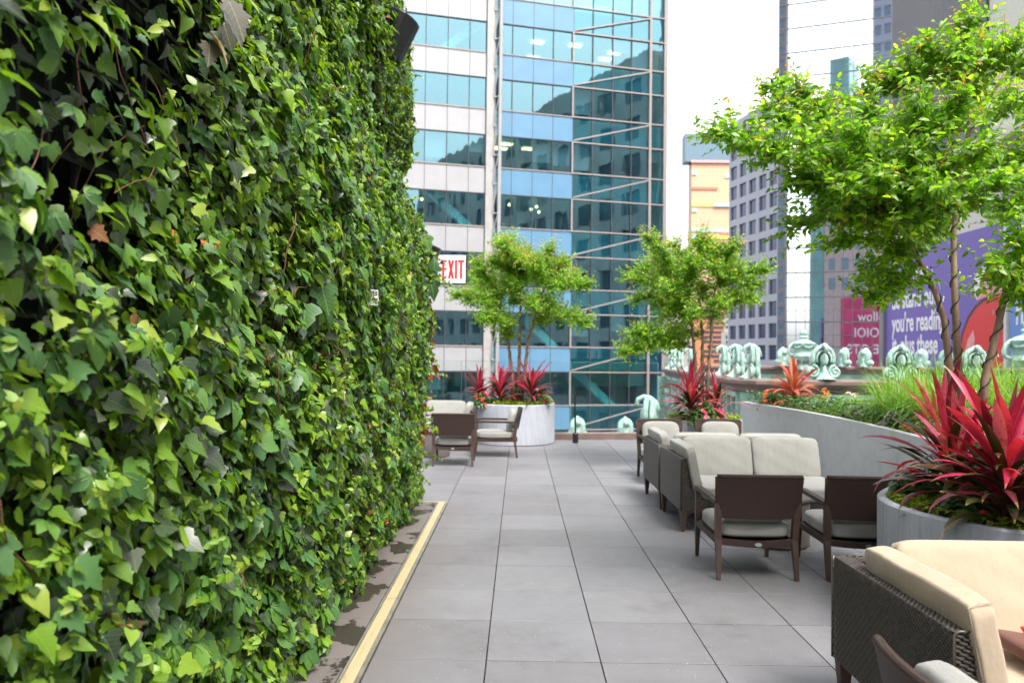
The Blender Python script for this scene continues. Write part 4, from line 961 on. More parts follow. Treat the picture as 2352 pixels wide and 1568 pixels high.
def cover(name, label, cat, mat, pts_fn, n, size, geo, zspread=.08, kind='stuff', up=.8, dirz=.2):
    P = np.array([pts_fn() for _ in range(n)], float); P[:, 2] += rng.uniform(0, 1, n)*zspread
    Nn = rng.normal(0, .55, (n, 3)); Nn[:, 2] = np.abs(Nn[:, 2])+up; Tt = rng.normal(0, 1, (n, 3)); Tt[:, 2] = Tt[:, 2]*.5+dirz
    o = cloud(name, mat, None, P, Nn, Tt, rng.uniform(.7, 1.3, n)*size, geo)
    if label: tag(o, label, cat, kind=kind)
    return o
def disc(c, r0, r1, z, a0=0, a1=2*PI):
    def f():
        a = random.uniform(a0, a1); r = math.sqrt(random.uniform((r0/r1)**2 if r1 else 0, 1))*r1; return (c[0]+r*math.cos(a), c[1]+r*math.sin(a), z)
    return f
cover('creeping_cover', 'yellow-green creeping plants round the rim of the near planter', 'ground cover', M['lime'], disc(PN, .5, .82, .7), 6500, .03, SPADE, .07)
cover('creeping_cover', 'yellow-green creeping plants filling the far round planter', 'ground cover', M['lime'], disc(PL, 0, .76, .69), 2600, .035, SPADE, .1)
cover('creeping_cover', 'yellow-green creeping plants under the middle planter tree', 'ground cover', M['lime'], disc(PM, 0, .54, .69), 1700, .035, SPADE, .1)
def bush(c, r, h, label, n=500, leaf='bush', size=.05, geo=OVATE, flowers=None, nf=10, name='flowering_bush', cat='bush', fs=.04):
    t = thing(name, label, cat, c)
    P = unit(rng.normal(0, 1, (n, 3))); P[:, 2] = np.abs(P[:, 2]); rad = rng.uniform(.45, 1, n)**.6
    Nn = P.copy(); Nn[:, 2] += .7; Nn += rng.normal(0, .4, (n, 3)); W = P*rad[:, None]*np.array([r, r, h])+np.array(c)
    cloud('leaves', M[leaf], t, W, Nn, P+rng.normal(0, .5, (n, 3)), rng.uniform(.7, 1.3, n)*size, geo)
    mb = MB()
    for k in range(6):
        a = k*PI/3; mb.tube([(c[0], c[1], c[2]), (c[0]+r*.5*math.cos(a), c[1]+r*.5*math.sin(a), c[2]+h*.6)], .006, 5)
    mb.build('stems', M['stem'], t)
    if flowers:
        PP = []; NB = []; TT = []
        for k in range(nf):
            d = np.array(unit(rng.normal(0, 1, 3))); d[2] = abs(d[2])*.9+.1; d = unit(d); d[1] = -abs(d[1]) if rng.random() < .75 else d[1]
            p = np.array(c)+d*np.array([r, r, h])*1.02; fx = np.array(Vector(d).orthogonal().normalized()); fy = np.cross(d, fx)
            for q in range(5): a = q*2*PI/5; PP.append(p); NB.append(d+.2*rng.normal(0, 1, 3)); TT.append(fx*math.cos(a)+fy*math.sin(a)+d*.25)
        cloud('flowers', M[flowers], t, np.array(PP), np.array(NB), np.array(TT), np.full(len(PP), fs), SPADE)
    return t
def blades(name, parent, mat, specs, seg=8):
    """strap leaves: (base, az, elev, length, width, droop, roll)"""
    vs = []; fs = []; uvs = []
    for base, az, el, L, wd, dr, tw_ in specs:
        p = Vector(base); o = len(vs); e = el; azd = random.uniform(-.55, .55) if wd > .02 else 0
        side = Vector((-math.sin(az), math.cos(az), 0))
        for k in range(seg+1):
            s = k/seg; d = Vector((math.cos(az)*math.cos(e), math.sin(az)*math.cos(e), math.sin(e)))
            nn = side.cross(d); sd2 = (side*math.cos(tw_*s)+nn*math.sin(tw_*s))
            wv = wd*(.22+.78*math.sin(min(1, max(0, (s-.08)*1.75))*PI*.5)) * (1-max(0, (s-.52)/.48)**1.7) if s < 1 else 0
            vs += [p-sd2*wv*.5-nn*wv*.12*-1, p, p+sd2*wv*.5+nn*wv*.12]; uvs += [(-wv*8, s), (0, s), (wv*8, s)]
            if k: i = o+(k-1)*3; fs += [(i, i+3, i+4, i+1), (i+1, i+4, i+5, i+2)]
            p = p+d*L/seg; e -= dr/seg*(1+s); az += azd/seg; side = Vector((-math.sin(az), math.cos(az), 0))
    mb = MB(); mb.v = [tuple(v) for v in vs]; mb.f = fs
    me = mb.mesh(name, True); me.materials.append(mat); ul = me.uv_layers.new(name='UVMap')
    for l in me.loops: ul.data[l.index].uv = uvs[l.vertex_index]
    return link(name, me, parent)
def cordyline(c, L, label, nr=30, no=30, lean=0, red='red', group='red strap-leaved plants', stalks=1, wd=.06):
    t = thing('cordyline_plant', label, 'plant', c, group); reds = []; olds_ = []; mb = MB()
    for s_ in range(stalks):
        b = Vector(c)+Vector((random.uniform(-.07, .07), random.uniform(-.07, .07), 0))*(stalks > 1); ax = Vector((random.uniform(-.12, .12)+lean, random.uniform(-.1, .1), 1)).normalized(); H = L*.5
        mb.tube([b, b+ax*H*.5, b+ax*H], [.014, .012, .009], 7)
        N1 = nr//stalks; N2 = no//stalks
        for k in range(N1):
            s = k/N1; az = k*2.4+random.uniform(-.3, .3); el = math.radians(84-52*(1-s)**1.1+random.uniform(-11, 11)); q = b+ax*H*(.3+.62*s)
            reds.append((q, az, el, L*random.uniform(.48, .82), wd*random.uniform(.7, 1.1), random.uniform(.4, 1.6)*(1.3-s), random.uniform(-.7, .7)))
        for k in range(N2):
            s = k/N2; az = k*2.4+1+random.uniform(-.4, .4); el = math.radians(24+50*s+random.uniform(-12, 12)); q = b+ax*H*(.12+.5*s)
            olds_.append((q, az, el, L*random.uniform(.45, .7), wd*random.uniform(.75, 1.1), random.uniform(.5, 1.5), random.uniform(-.6, .6)))
    mb.build('stalk', M['maroonstem'], t, smooth=True)
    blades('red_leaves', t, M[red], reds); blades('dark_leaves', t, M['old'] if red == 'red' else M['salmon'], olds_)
    return t
M['maroonstem'] = simple('maroon_stem', (.12, .02, .03), .5)
cordyline((2.76, 4.27, .67), .86, 'large red and bronze strap-leaved plant in front of the near planter', 52, 72, -.02, stalks=2, wd=.07)
cordyline((2.68, 4.72, .67), .84, 'red strap-leaved plant spreading over the walkway side of the near planter', 44, 52, -.12, stalks=2, wd=.06)
cordyline((3.03, 4.12, .67), .7, 'deep red strap-leaved plant at the right edge of the near planter', 26, 18, .05, wd=.058)
cordyline((3.02, 4.55, .67), .8, 'tall pink strap-leaved plant at the back right of the near planter', 26, 18, .05, wd=.052)
for xD, Y, L, lb, ln in ((1108, 14.2, .72, 'leftmost red strap-leaved plant in the far planter', -.12), (1152, 13.95, .78, 'middle red strap-leaved plant in the far planter, left of the stems', 0), (1187, 14.6, .62, 'red strap-leaved plant behind the stems of the far tree', 0), (1224, 13.95, .86, 'tall red strap-leaved plant right of the far tree stems', .02)):
    cordyline((at(xD, 900, Y).x, Y, .68), L, lb, 28, 24, ln, wd=.068)
cordyline((at(1592, 900, 10.95).x, 10.95, .68), .86, 'red strap-leaved plant in the middle planter', 38, 30, -.02, wd=.07)
cordyline((at(1640, 900, 11.1).x, 11.1, .68), .78, 'pink strap-leaved plant right of the stems in the middle planter', 20, 14, .1, wd=.066)
cordyline((at(1822, 900, 11.9).x, 11.9, .82), .84, 'salmon pink strap-leaved plant at the far end of the long planter', 30, 34, -.06, 'salmon', wd=.075)
cordyline((at(2100, 940, 7.6).x+.1, 7.4, .8), .6, 'small pink-striped strap-leaved plant at the near rim of the long planter', 10, 8, -.2, 'salmon', wd=.05)
for (xD, Y, r, h, fl, lb, nn, fsz) in ((1105, 13.85, .17, .26, 'redflower', 'red-flowered bush at the left of the far planter', 14, .035), (1243, 14.0, .17, .34, 'redflower', 'dark green bush at the right of the far planter', 4, .035)):
    bush((at(xD, 900, Y).x, Y, .69), r, h, lb, 420, flowers=fl, nf=nn, fs=fsz)
bush((at(1615, 900, 10.72).x, 10.72, .68), .21, .33, 'pink-flowered bush at the front of the middle planter', 700, flowers='pinkflower', nf=9, fs=.045)
bush((at(1655, 900, 10.9).x, 10.95, .68), .12, .22, 'pink-flowered bush at the right rim of the middle planter', 300, flowers='pinkflower', nf=4, fs=.045)
bush((2.6, 4.98, .68), .17, .26, 'red-flowered bush hanging over the near planter rim', 420, flowers='redflower', nf=6, size=.055, fs=.03)
bush((2.62, 4.45, .68), .2, .2, 'dark leafy bush under the near strap-leaved plants', 420, flowers='redflower', nf=3, size=.055, fs=.03)
bush((3.12, 3.98, .68), .14, .2, 'small dark bush with a pink flower at the right edge of the near planter', 300, flowers='pinkflower', nf=2, size=.05, fs=.03)
bush((2.95, 4.9, .68), .4, .4, 'leafy undergrowth round the near tree stems', 1400, size=.05)
bush((at(1768, 900, 12.1).x, 12.1, .82), .2, .3, 'orange-flowered bush at the left end of the long planter', 300, leaf='bush', flowers='orangeflower', nf=26, fs=.03)
bush((at(1862, 900, 11.6).x+.22, 11.6, .82), .14, .36, 'yellow and pink leafy plant beside the salmon one', 200, leaf='treetip', size=.05, flowers='orangeflower', nf=6)
bush((at(1890, 900, 10.9).x+.22, 10.9, .82), .3, .25, 'green bush with a yellow flower beside the salmon plant', 700, size=.045, flowers='palepink', nf=2)
bush((at(1930, 900, 10.4).x+.22, 10.6, .82), .3, .34, 'bright green bush with a pale pink flower at the foot of the grasses', 700, leaf='treeleaf', size=.045, flowers='palepink', nf=3, fs=.05)
bush((at(1938, 930, 9.6).x+.22, 9.6, .82), .22, .24, 'purple-leaved plant in the middle of the long planter', 420, leaf='purple', size=.06, geo=SPADE)
bush((at(2010, 940, 8.4).x+.22, 8.4, .82), .2, .26, 'purple-leaved plant behind the near strap-leaved plants', 380, leaf='purple', size=.06, geo=SPADE)
bush((at(1975, 960, 8.9).x+.22, 8.8, .82), .18, .12, 'yellow-green mound on the long planter rim', 500, leaf='lime', size=.035)
bush((at(2060, 960, 7.9).x+.22, 7.8, .82), .22, .2, 'orange-tinted leafy plant near the front of the long planter', 400, leaf='treetip', size=.045)
def rimpt():
    s = random.random()*6; i = int(s); f = s-i; a = outer[i+1]; b = outer[i+2]; k = random.uniform(.1, .7); return (a[0]+(b[0]-a[0])*f+k, a[1]+(b[1]-a[1])*f, .82)
cover('mixed_cover', 'low mixed green plants along the rim of the long planter', 'ground cover', M['bush'], rimpt, 7500, .045, OVATE, .26)
cover('yellow_cover', 'patches of yellow-green leaves along the long planter rim', 'ground cover', M['lime'], rimpt, 1300, .035, SPADE, .12)
# fountain grasses
specs = []
for k in range(560):
    u = random.random(); Y = random.uniform(6.2, 10.6); X = 4.3+4.4*random.random()**1.5+(0 if Y < 9. else .8*(Y-9.))
    h = random.uniform(.68, 1.02)
    for j in range(34):
        a = random.uniform(0, 2*PI); r = random.uniform(0, .09)
        specs.append(((X+r*math.cos(a), Y+r*math.sin(a), .8), a, math.radians(random.uniform(58, 89)), h*random.uniform(.7, 1.15), random.uniform(.008, .013), random.uniform(.3, 2.6), 0))
gr = blades('fountain_grass', None, M['grass'], specs, 5); tag(gr, 'tall bright green fountain grass filling the long planter', 'grass', kind='stuff')
# cables and white boxes in the near planter
cbx = thing('cable_box', 'white lighting transformer boxes lying on the soil of the near planter', 'electrical box', (2.72, 3.95, .7))
for dx, dy, r in ((0, 0, .3), (.07, -.02, -.4)):
    o = MB().box((-.03, -.02, 0), (.03, .02, .035), .005).build('box', M['white'], cbx, world=False); o.location = (dx, dy, 0); o.rotation_euler = (.1, .1, r)
mb = MB(); mb.tube([(.1, .0, .01), (.13, .03, .06), (.17, .0, .07), (.18, -.05, .03), (.14, -.07, .01), (.1, -.04, .03)], .004, 6); mb.build('white_cord', M['white'], cbx, smooth=True, world=False)

# ================================================================ TREES
def bez(a, b, c, n=8): return [a*(1-t)**2+b*2*t*(1-t)+c*t*t for t in [i/n for i in range(n+1)]]
def tree(label, base, stems, targets, leaf, ntw, seedv, tipn=.12, tl=.22, dens=8, sr=.045):
    """stems: list of polylines; targets: crown tips; every target gets a limb from the nearest stem and twigs with leaves"""
    rd = random.Random(seedv); t = thing('potted_tree', label, 'tree', base, 'small multi-stemmed trees')
    wires = []
    for st_ in stems:
        k = len(st_); MB().tube(st_, [sr*(1-.62*i/(k-1)) for i in range(k)], 10).build('trunk', M['bark'], t, smooth=True)
        pts = []; bl = MB(); tot = 0
        for i in range(k-1):
            a, b = Vector(st_[i]), Vector(st_[i+1]); L = (b-a).length; m = max(2, int(L/.012))
            for j in range(m):
                s = j/m; d = (b-a).normalized(); o1 = d.orthogonal().normalized(); o2 = d.cross(o1); r = sr*(1-.62*(i+s)/(k-1))+.007; ang = (tot+L*s)*36
                p = a.lerp(b, s)+o1*math.cos(ang)*r+o2*math.sin(ang)*r; pts.append(p)
                if rd.random() < .1: q = p+(o1*math.cos(ang)+o2*math.sin(ang))*.014; bl.ico(q, .006, 1, (1, 1, 1.8))
            tot += L
        w_ = MB().tube(pts[::2], .0042, 5, False).build('light_string', M['wire'], t); bl.build('bulbs', M['bulb'], w_)
    P = []; Nn = []; Tt = []; S = []; P2 = []; N2 = []; T2 = []; S2 = []; br_ = MB()
    for tg in targets:
        tg = Vector(tg); best = None
        for st_ in stems:
            for i in range(max(1, int(len(st_)*.5)), len(st_)):
                p = Vector(st_[i]); d = (p-tg).length+(.6*max(0, p.z-tg.z))
                if best is None or d < best[0]: best = (d, p)
        s0 = best[1]; mid = s0.lerp(tg, .5)+Vector((rd.uniform(-.08, .08), rd.uniform(-.08, .08), .12*(tg-s0).length))
        limb = bez(s0, mid, tg, 10); Lm = (tg-s0).length
        br_.tube(limb, [max(.003, .016*(Lm/1.4)*(1-i/10.5)) for i in range(11)], 6, False)
        for k in range(int(ntw*max(.45, Lm/1.0))):
            s = .12+.88*rd.random()**.8; i = min(9, int(s*10)); p = limb[i].lerp(limb[i+1], s*10-i); ax = (limb[i+1]-limb[i]).normalized()
            d = (ax*.45+Vector((rd.uniform(-1, 1), rd.uniform(-1, 1), rd.uniform(-.65, 1.15)))).normalized()
            L = tl*rd.uniform(.5, 1.35)*(1.2-.4*s); q = p+d*L+Vector((0, 0, .15*L)); br_.tube([p, p.lerp(q, .5)-Vector((0, 0, .02)), q], [.0025, .002, .001], 3, False)
            nl = int(dens*rd.uniform(.7, 1.2)); young = rd.random() < tipn*(2.4 if q.z > base[2]+2.5 else .3)
            for j in range(nl):
                f = (j+.6)/nl; c = p.lerp(q, f); sd3 = d.cross(Vector((0, 0, 1))).normalized()*(1 if j % 2 else -1)
                td = (d*.55+sd3*.85+Vector((rd.uniform(-.3, .3), rd.uniform(-.3, .3), rd.uniform(-.5, .25)))).normalized()
                nn = Vector((rd.uniform(-.9, .9), rd.uniform(-1.1, .7), rd.uniform(.3, 1))); sz = leaf*rd.uniform(.65, 1.2)*(1-.25*f)
                if young and f > .6: P2.append(c); N2.append(nn); T2.append(td+d*.7); S2.append(sz*.75)
                else: P.append(c); Nn.append(nn); Tt.append(td); S.append(sz)
    br_.build('branches', M['bark'], t, smooth=True)
    A = lambda L_: np.array([tuple(v) for v in L_])
    cr = cloud('crown', M['treeleaf'], t, A(P), A(Nn), A(Tt), S, TREE)
    if P2: cloud('young_leaves', M['treetip'], t, A(P2), A(N2), A(T2), S2, TREE)
    print('tree leaves', len(P), len(P2)); return t
def V3(x, y, Y): p = at(x, y, Y); return Vector((p.x, p.y, p.z))
# near tree
Yt = 4.95
stems = [[V3(2192, 975, 4.9), V3(2188, 900, 4.9), V3(2176, 800, 4.92), V3(2168, 730, 4.95), V3(2140, 650, 4.9), V3(2095, 570, 4.85), V3(2060, 510, 4.8)],
         [V3(2200, 975, 4.98), V3(2204, 880, 5.0), V3(2196, 760, 5.0), V3(2192, 650, 5.0), V3(2190, 540, 5.05), V3(2200, 430, 5.05), V3(2225, 300, 5.0), V3(2230, 180, 5)],
         [V3(2255, 985, 4.8), V3(2262, 870, 4.8), V3(2290, 760, 4.8), V3(2312, 660, 4.8), V3(2345, 590, 4.85), V3(2390, 480, 4.9), V3(2420, 380, 4.9)]]
tg = [(1648, 305, 4.7), (1700, 330, 4.9), (1760, 250, 4.9), (1770, 200, 5.2), (1840, 200, 5.0), (1850, 330, 4.4), (1830, 420, 4.8), (1820, 525, 4.8), (1905, 250, 5.5), (1900, 395, 5.4), (1950, 300, 4.3), (1900, 560, 5.2),
      (1985, 685, 4.7), (2010, 640, 5.0), (2010, 180, 5.3), (1990, 240, 4.6), (2030, 420, 4.2), (2110, 230, 4.3), (2120, 330, 4.2), (2110, 110, 5.0), (2150, 160, 5.5), (2235, 30, 4.9), (2225, 110, 4.6), (2290, 130, 5.2), (2350, 90, 5.0), (2340, 230, 4.5),
      (2210, 230, 4.2), (2260, 340, 4.2), (2150, 430, 4.1), (2060, 520, 4.3), (1990, 520, 4.5), (1960, 470, 5.6), (2060, 400, 5.8), (2160, 300, 5.9), (2260, 240, 5.8), (2180, 500, 5.9), (2100, 560, 5.5), (2120, 520, 4.4), (2250, 470, 4.4),
      (2330, 420, 4.3), (2350, 540, 4.4), (2420, 150, 5), (2480, 250, 5.2), (2520, 380, 5), (2500, 500, 4.6), (2450, 600, 4.9), (2380, 350, 5.7), (2440, 420, 5.8), (2300, 500, 5.6), (2305, 620, 4.4), (2385, 640, 4.6), (2400, 700, 4.7), (2060, 590, 4.6), (2370, 250, 5.6),
      (2560, 330, 4.5), (1930, 440, 4.3), (1880, 480, 4.6), (2250, 400, 5.9), (1920, 340, 5.9), (2000, 330, 5.9)]
tree('large leafy tree with light-wrapped stems in the near planter', (2.9, 4.9, .68), stems, [V3(*q) for q in tg], .062, 98, 5, .12, .21, 9, .027)
Y2 = 14.33
stems = [[V3(1180, 935, 14.2), V3(1176, 860, 14.2), V3(1168, 790, 14.25), V3(1158, 735, 14.3), V3(1140, 690, 14.3)], [V3(1190, 935, 14.4), V3(1192, 850, 14.4), V3(1194, 770, 14.4), V3(1196, 700, 14.4), V3(1190, 640, 14.4)],
         [V3(1196, 935, 14.3), V3(1204, 860, 14.3), V3(1214, 780, 14.25), V3(1232, 720, 14.2), V3(1250, 660, 14.2)]]
tg = [(1045, 680), (1075, 690), (1095, 610), (1120, 650), (1148, 560), (1160, 600), (1135, 700), (1110, 735), (1165, 550), (1205, 575), (1230, 600), (1262, 572), (1245, 640), (1300, 600), (1318, 635), (1348, 660), (1290, 660), (1345, 745), (1310, 735), (1270, 700),
      (1240, 740), (1180, 690), (1200, 640), (1160, 650), (1100, 690), (1210, 610), (1275, 620), (1085, 640), (1150, 730), (1220, 700), (1130, 600), (1190, 600), (1185, 660), (1255, 600), (1165, 745)]
r3 = random.Random(9)
tree('leafy tree with three wrapped stems in the far round planter', (-.11, 14.33, .69), stems, [V3(x, y, Y2+r3.uniform(-1.1, 1.1)) for x, y in tg], .066, 165, 6, .16, .3, 9, .04)
Y3 = 11.2
stems = [[V3(1608, 970, 11.1), V3(1602, 880, 11.1), V3(1594, 800, 11.1), V3(1588, 740, 11.1), V3(1570, 680, 11.1)], [V3(1614, 970, 11.3), V3(1612, 860, 11.3), V3(1614, 780, 11.3), V3(1608, 700, 11.35), V3(1600, 640, 11.3)],
         [V3(1622, 970, 11.2), V3(1626, 860, 11.2), V3(1634, 780, 11.2), V3(1634, 700, 11.2), V3(1650, 640, 11.15)]]
tg = [(1440, 638), (1470, 620), (1487, 548), (1500, 590), (1520, 610), (1525, 665), (1460, 690), (1500, 700), (1430, 812), (1475, 775), (1450, 765), (1540, 560), (1560, 620), (1545, 710), (1590, 600), (1600, 560), (1625, 580), (1640, 620), (1690, 560), (1680, 600),
      (1700, 640), (1760, 622), (1740, 660), (1700, 690), (1665, 700), (1660, 660), (1580, 660), (1620, 660), (1550, 760), (1590, 720), (1640, 730), (1570, 585), (1612, 545), (1655, 575), (1735, 690), (1520, 730), (1560, 690)]
tree('leafy tree with thin wrapped stems in the middle planter', (2.72, 11.2, .69), stems, [V3(x, y, Y3+r3.uniform(-.8, .8)) for x, y in tg], .056, 165, 11, .2, .25, 9, .032)

# ================================================================ PLANTED WALL
gw = thing('planted_wall', 'tall wall densely covered with ivy and creeper along the left', 'green wall', (-1.7, 4.5, 0))
KZ = [0, .3, .8, 1.5, 2.5, 2.9, 3.2, 3.5, 3.9, 4.4, 5.0, 5.6, 7]; KX = [-1.1, -1.07, -1.03, -.99, -.99, -1.09, -1.2, -1.34, -1.3, -1.2, -1.27, -1.36, -1.4]
def hx(Y, Z):
    k = np.clip((Y-2.6)/4, 0, 1); b = np.interp(Z, KZ, KX); far_ = b; near_ = np.interp(Z, [0, .5, 2, 3, 7], [-1.06, -1.05, -1.06, -1.1, -1.2])
    f = near_*(1-k)+far_*k
    return f-.02+.05*np.sin(Y*2.3+Z*1.7)*np.sin(Z*3.1-Y*1.3)+.045*np.sin(Y*7.1+1.3*Z)*np.sin(6.3*Z+Y)+.03*np.sin(Y*15+4*Z)*np.sin(13*Z-5*Y)
MB().box((-2.4, .4, 0), (-1.72, 8.35, 6.8)).build('backing_wall', M['black'], gw)
mb = MB(); sp_ = .14
yy = .5
while yy < 8.3: mb.box((-1.40, yy, 0.02), (-1.385, yy+.014, 6.7)); yy += sp_
zz = .1
while zz < 6.7: mb.box((-1.384, .45, zz), (-1.372, 8.3, zz+.014)); zz += sp_*1.15
for z in np.arange(.35, 6.7, .62): mb.box((-1.71, .45, z), (-1.42, 8.3, z+.03))
mb.build('trellis', M['trellis'], gw)
def sample(n, dens=None):
    out = []
    while len(out) < n:
        Y = rng.uniform(.9, 8.42, n); Z = rng.uniform(0.02, 6.3, n); keep = rng.uniform(0, 1, n) < (.8+.2*np.clip((Y-1)/5, 0, 1))
        vis = (Z < 1.62+Y*.62+.5) & (Z > 1.62-Y*.62-.4)
        if dens is not None: keep &= rng.uniform(0, 1, n) < dens(Y, Z)
        out += list(zip(Y[keep & vis], Z[keep & vis]))
    a = np.array(out[:n]); return a[:, 0], a[:, 1]
def patch(Y, Z, f, o): return .5+.5*np.sin(Y*f+o)*np.sin(Z*f*1.2+o*2.1+.7*np.sin(Y*f*.7))
def ddark(Y, Z):     # thin growth high up near the viewer, where the trellis shows
    g = np.exp(-((Y-2.35)**2/.35+(Z-2.6)**2/.22))+.8*np.exp(-((Y-1.75)**2/.12+(Z-2.0)**2/.12))+.7*np.exp(-((Y-3.2)**2/.3+(Z-3.9)**2/.6))
    return np.clip(1-.86*g, .1, 1)*np.clip(.55+1.1*patch(Y, Z, 2.1, .4), .4, 1)*(1+.0*Y)
def wall_cloud(name, mat, n, size, geo, depth, nz=.95, tilt=.8, dens=None, drop=1., sprd=.55):
    Y, Z = sample(n, dens); dd = rng.uniform(0, 1, n)**1.3*depth; X = hx(Y, Z)-dd+.02
    Nn = np.stack([np.ones(n), rng.normal(-.15, sprd, n), rng.normal(nz, .55, n)], 1)
    Tt = np.stack([rng.normal(.5, .4, n), rng.normal(.3, .7, n), -np.abs(rng.normal(drop, .5, n))], 1)
    S = size*(.55+1.0*rng.uniform(0, 1, n)**1.7)*np.interp(Y, [1, 2, 4, 8.4], [.72, .95, .98, .7])
    return cloud(name, M[mat], gw, np.stack([X, Y, Z], 1), Nn, Tt, S, geo)
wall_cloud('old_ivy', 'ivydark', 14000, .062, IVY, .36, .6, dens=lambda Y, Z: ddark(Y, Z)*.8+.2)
wall_cloud('ivy_foliage', 'ivy', 27000, .06, IVY, .3, dens=ddark)
wall_cloud('spade_foliage', 'ivy', 17000, .052, SPADE, .2, dens=lambda Y, Z: ddark(Y, Z)*np.clip(patch(Y, Z, 3.1, 2.), .1, 1))
wall_cloud('lobed_foliage', 'creep', 5200, .066, MAPLE, .12, .8, dens=lambda Y, Z: ddark(Y, Z)*np.clip(patch(Y, Z, 2.6, 1.)*1.3-.2, .05, 1))
wall_cloud('creeper_foliage', 'creep', 2100, .11, CREEP, .03, .8, dens=lambda Y, Z: np.clip(patch(Y, Z, 1.7, 3.)*1.6-.5, .04, 1), drop=.7)
# leafy shoots: tufts of small bright leaves pushing outward
PP = []; NB = []; TT = []; SS = []
Y, Z = sample(1500, lambda Y, Z: np.clip(patch(Y, Z, 2.2, 5.)*1.3-.1, .1, 1)*ddark(Y, Z))
for y, z in zip(Y, Z):
    c = np.array([hx(y, z)+rng.uniform(-.02, .04), y, z]); d = unit(np.array([1, rng.normal(0, .5), rng.uniform(.0, 1)])); k = rng.integers(6, 13); s = .046*float(np.interp(y, [1, 2, 8], [.7, .95, .75]))
    for j in range(k):
        r = unit(rng.normal(0, 1, 3)); PP.append(c+d*j*s*.14); TT.append(d*.6+r); NB.append(d+.5*r); SS.append(s*rng.uniform(.6, 1.1))
cloud('young_shoots', M['sprout'], gw, np.array(PP), np.array(NB), np.array(TT), SS, OVATE)
# end face of the wall
n = 5200; X = rng.uniform(-1.75, -1.1, n); Z = rng.uniform(.05, 6.2, n); Y = 8.4+rng.uniform(-.02, .1, n)
X = np.minimum(X, hx(np.full(n, 8.3), Z)-.02)
cloud('end_foliage', M['ivy'], gw, np.stack([X, Y, Z], 1), np.stack([rng.normal(.3, .4, n), np.ones(n), rng.normal(.4, .4, n)], 1), np.stack([rng.normal(0, .5, n), rng.normal(.3, .3, n), -np.ones(n)], 1), rng.uniform(.05, .085, n), IVY)
# trailing edge sprays against the light
PP = []; NB = []; TT = []; SS = []; stm = MB()
for k in range(150):
    z = random.uniform(.3, 5.9); y = random.uniform(7.6, 8.45) if k < 110 else random.uniform(2.5, 8); x = float(hx(y, z)); p = Vector((x-.02, y, z)); d = Vector((random.uniform(.3, 1), random.uniform(-.2, .5), random.uniform(-.7, .6))).normalized(); L = random.uniform(.06, .2) if k % 9 else .3
    pts = [p+d*L*s-Vector((0, 0, .25*L*s*s)) for s in (0, .35, .7, 1)]; stm.tube(pts, .0022, 4, False)
    for j in range(int(L/.022)):
        s = (j+1)/(L/.022+1); q = p+d*L*s-Vector((0, 0, .25*L*s*s)); PP.append(q); r = unit(rng.normal(0, 1, 3)); TT.append(np.array(d)*.4+r); NB.append(np.array([.4, -.6, .6])+.6*rng.normal(0, 1, 3)); SS.append(random.uniform(.03, .055))
cloud('spray_foliage', M['ivy'], gw, np.array([tuple(p) for p in PP]), np.array(NB), np.array(TT), SS, SPADE); stm.build('spray_stems', M['stem'], gw)
# stems and runners
mb = MB()
for k in range(420):
    y = random.uniform(1.1, 8.2); z = random.uniform(.3, 5.6); x = float(hx(y, z))-random.uniform(.0, .22); p = Vector((x, y, z)); d = Vector((random.uniform(-.15, .25), random.uniform(-1, 1), random.uniform(-1, .4))).normalized(); pts = [p]
    for j in range(random.randint(5, 11)):
        d = (d+Vector((random.uniform(-.25, .25), random.uniform(-.4, .4), random.uniform(-.5, .3)))).normalized(); p = p+d*.055; p.x = min(p.x, float(hx(p.y, max(p.z, 0)))+.05); p.z = max(p.z, .05); pts.append(p.copy())
    mb.tube(pts, random.choice((.0018, .0025, .0035)), 4, False)
mb.build('stems', M['stem'], gw, smooth=True)
Y, Z = sample(420, lambda Y, Z: np.clip((Y-2)/4, .2, 1)); n = len(Y)
cloud('dry_leaves', M['dry'], gw, np.stack([hx(Y, Z)-.01, Y, Z], 1), rng.normal(0, 1, (n, 3))+np.array([.7, 0, .2]), rng.normal(0, 1, (n, 3)), rng.uniform(.03, .06, n), MAPLE)
n = 46; Z = rng.uniform(.6, 2.3, n); Y = rng.uniform(8.1, 8.45, n)
cloud('maroon_leaves', M['maroon'], gw, np.stack([hx(Y, Z)+rng.uniform(0, .08, n), Y, Z], 1), rng.normal(0, 1, (n, 3))+np.array([.5, -.7, .4]), rng.normal(0, .6, (n, 3))+np.array([.3, 0, -.6]), rng.uniform(.06, .1, n), MAPLE)
for i, (nm, mt_, pts) in enumerate((('orange_blossom', 'orangeflower', [(905, 1198, 6.2), (904, 1215, 6.2), (898, 1222, 6.2), (430, 562, 2.45), (448, 560, 2.4), (378, 545, 2.3)]), ('lilac_blossom', 'lilac', [(797, 1045, 5.2), (803, 1060, 5.2), (900, 790, 7.5), (983, 760, 8.4), (985, 775, 8.4), (988, 830, 8.4), (984, 900, 8.4), (850, 900, 6.3)]))):
    PP = []; NB = []; TT = []
    for x, y, Yy in pts:
        p = at(x, y, Yy)
        for q in range(7): PP.append((float(hx(p.y, p.z))+.035+rng.uniform(0, .01), p.y+rng.normal(0, .008), p.z+rng.normal(0, .008))); r = rng.normal(0, 1, 3); NB.append(np.array([1, -.5, .3])+.3*r); TT.append(rng.normal(0, 1, 3))
    cloud(nm, M[mt_], gw, np.array(PP), np.array(NB), np.array(TT), [.018 if p[1] > 4 else .009 for p in PP], OVATE)
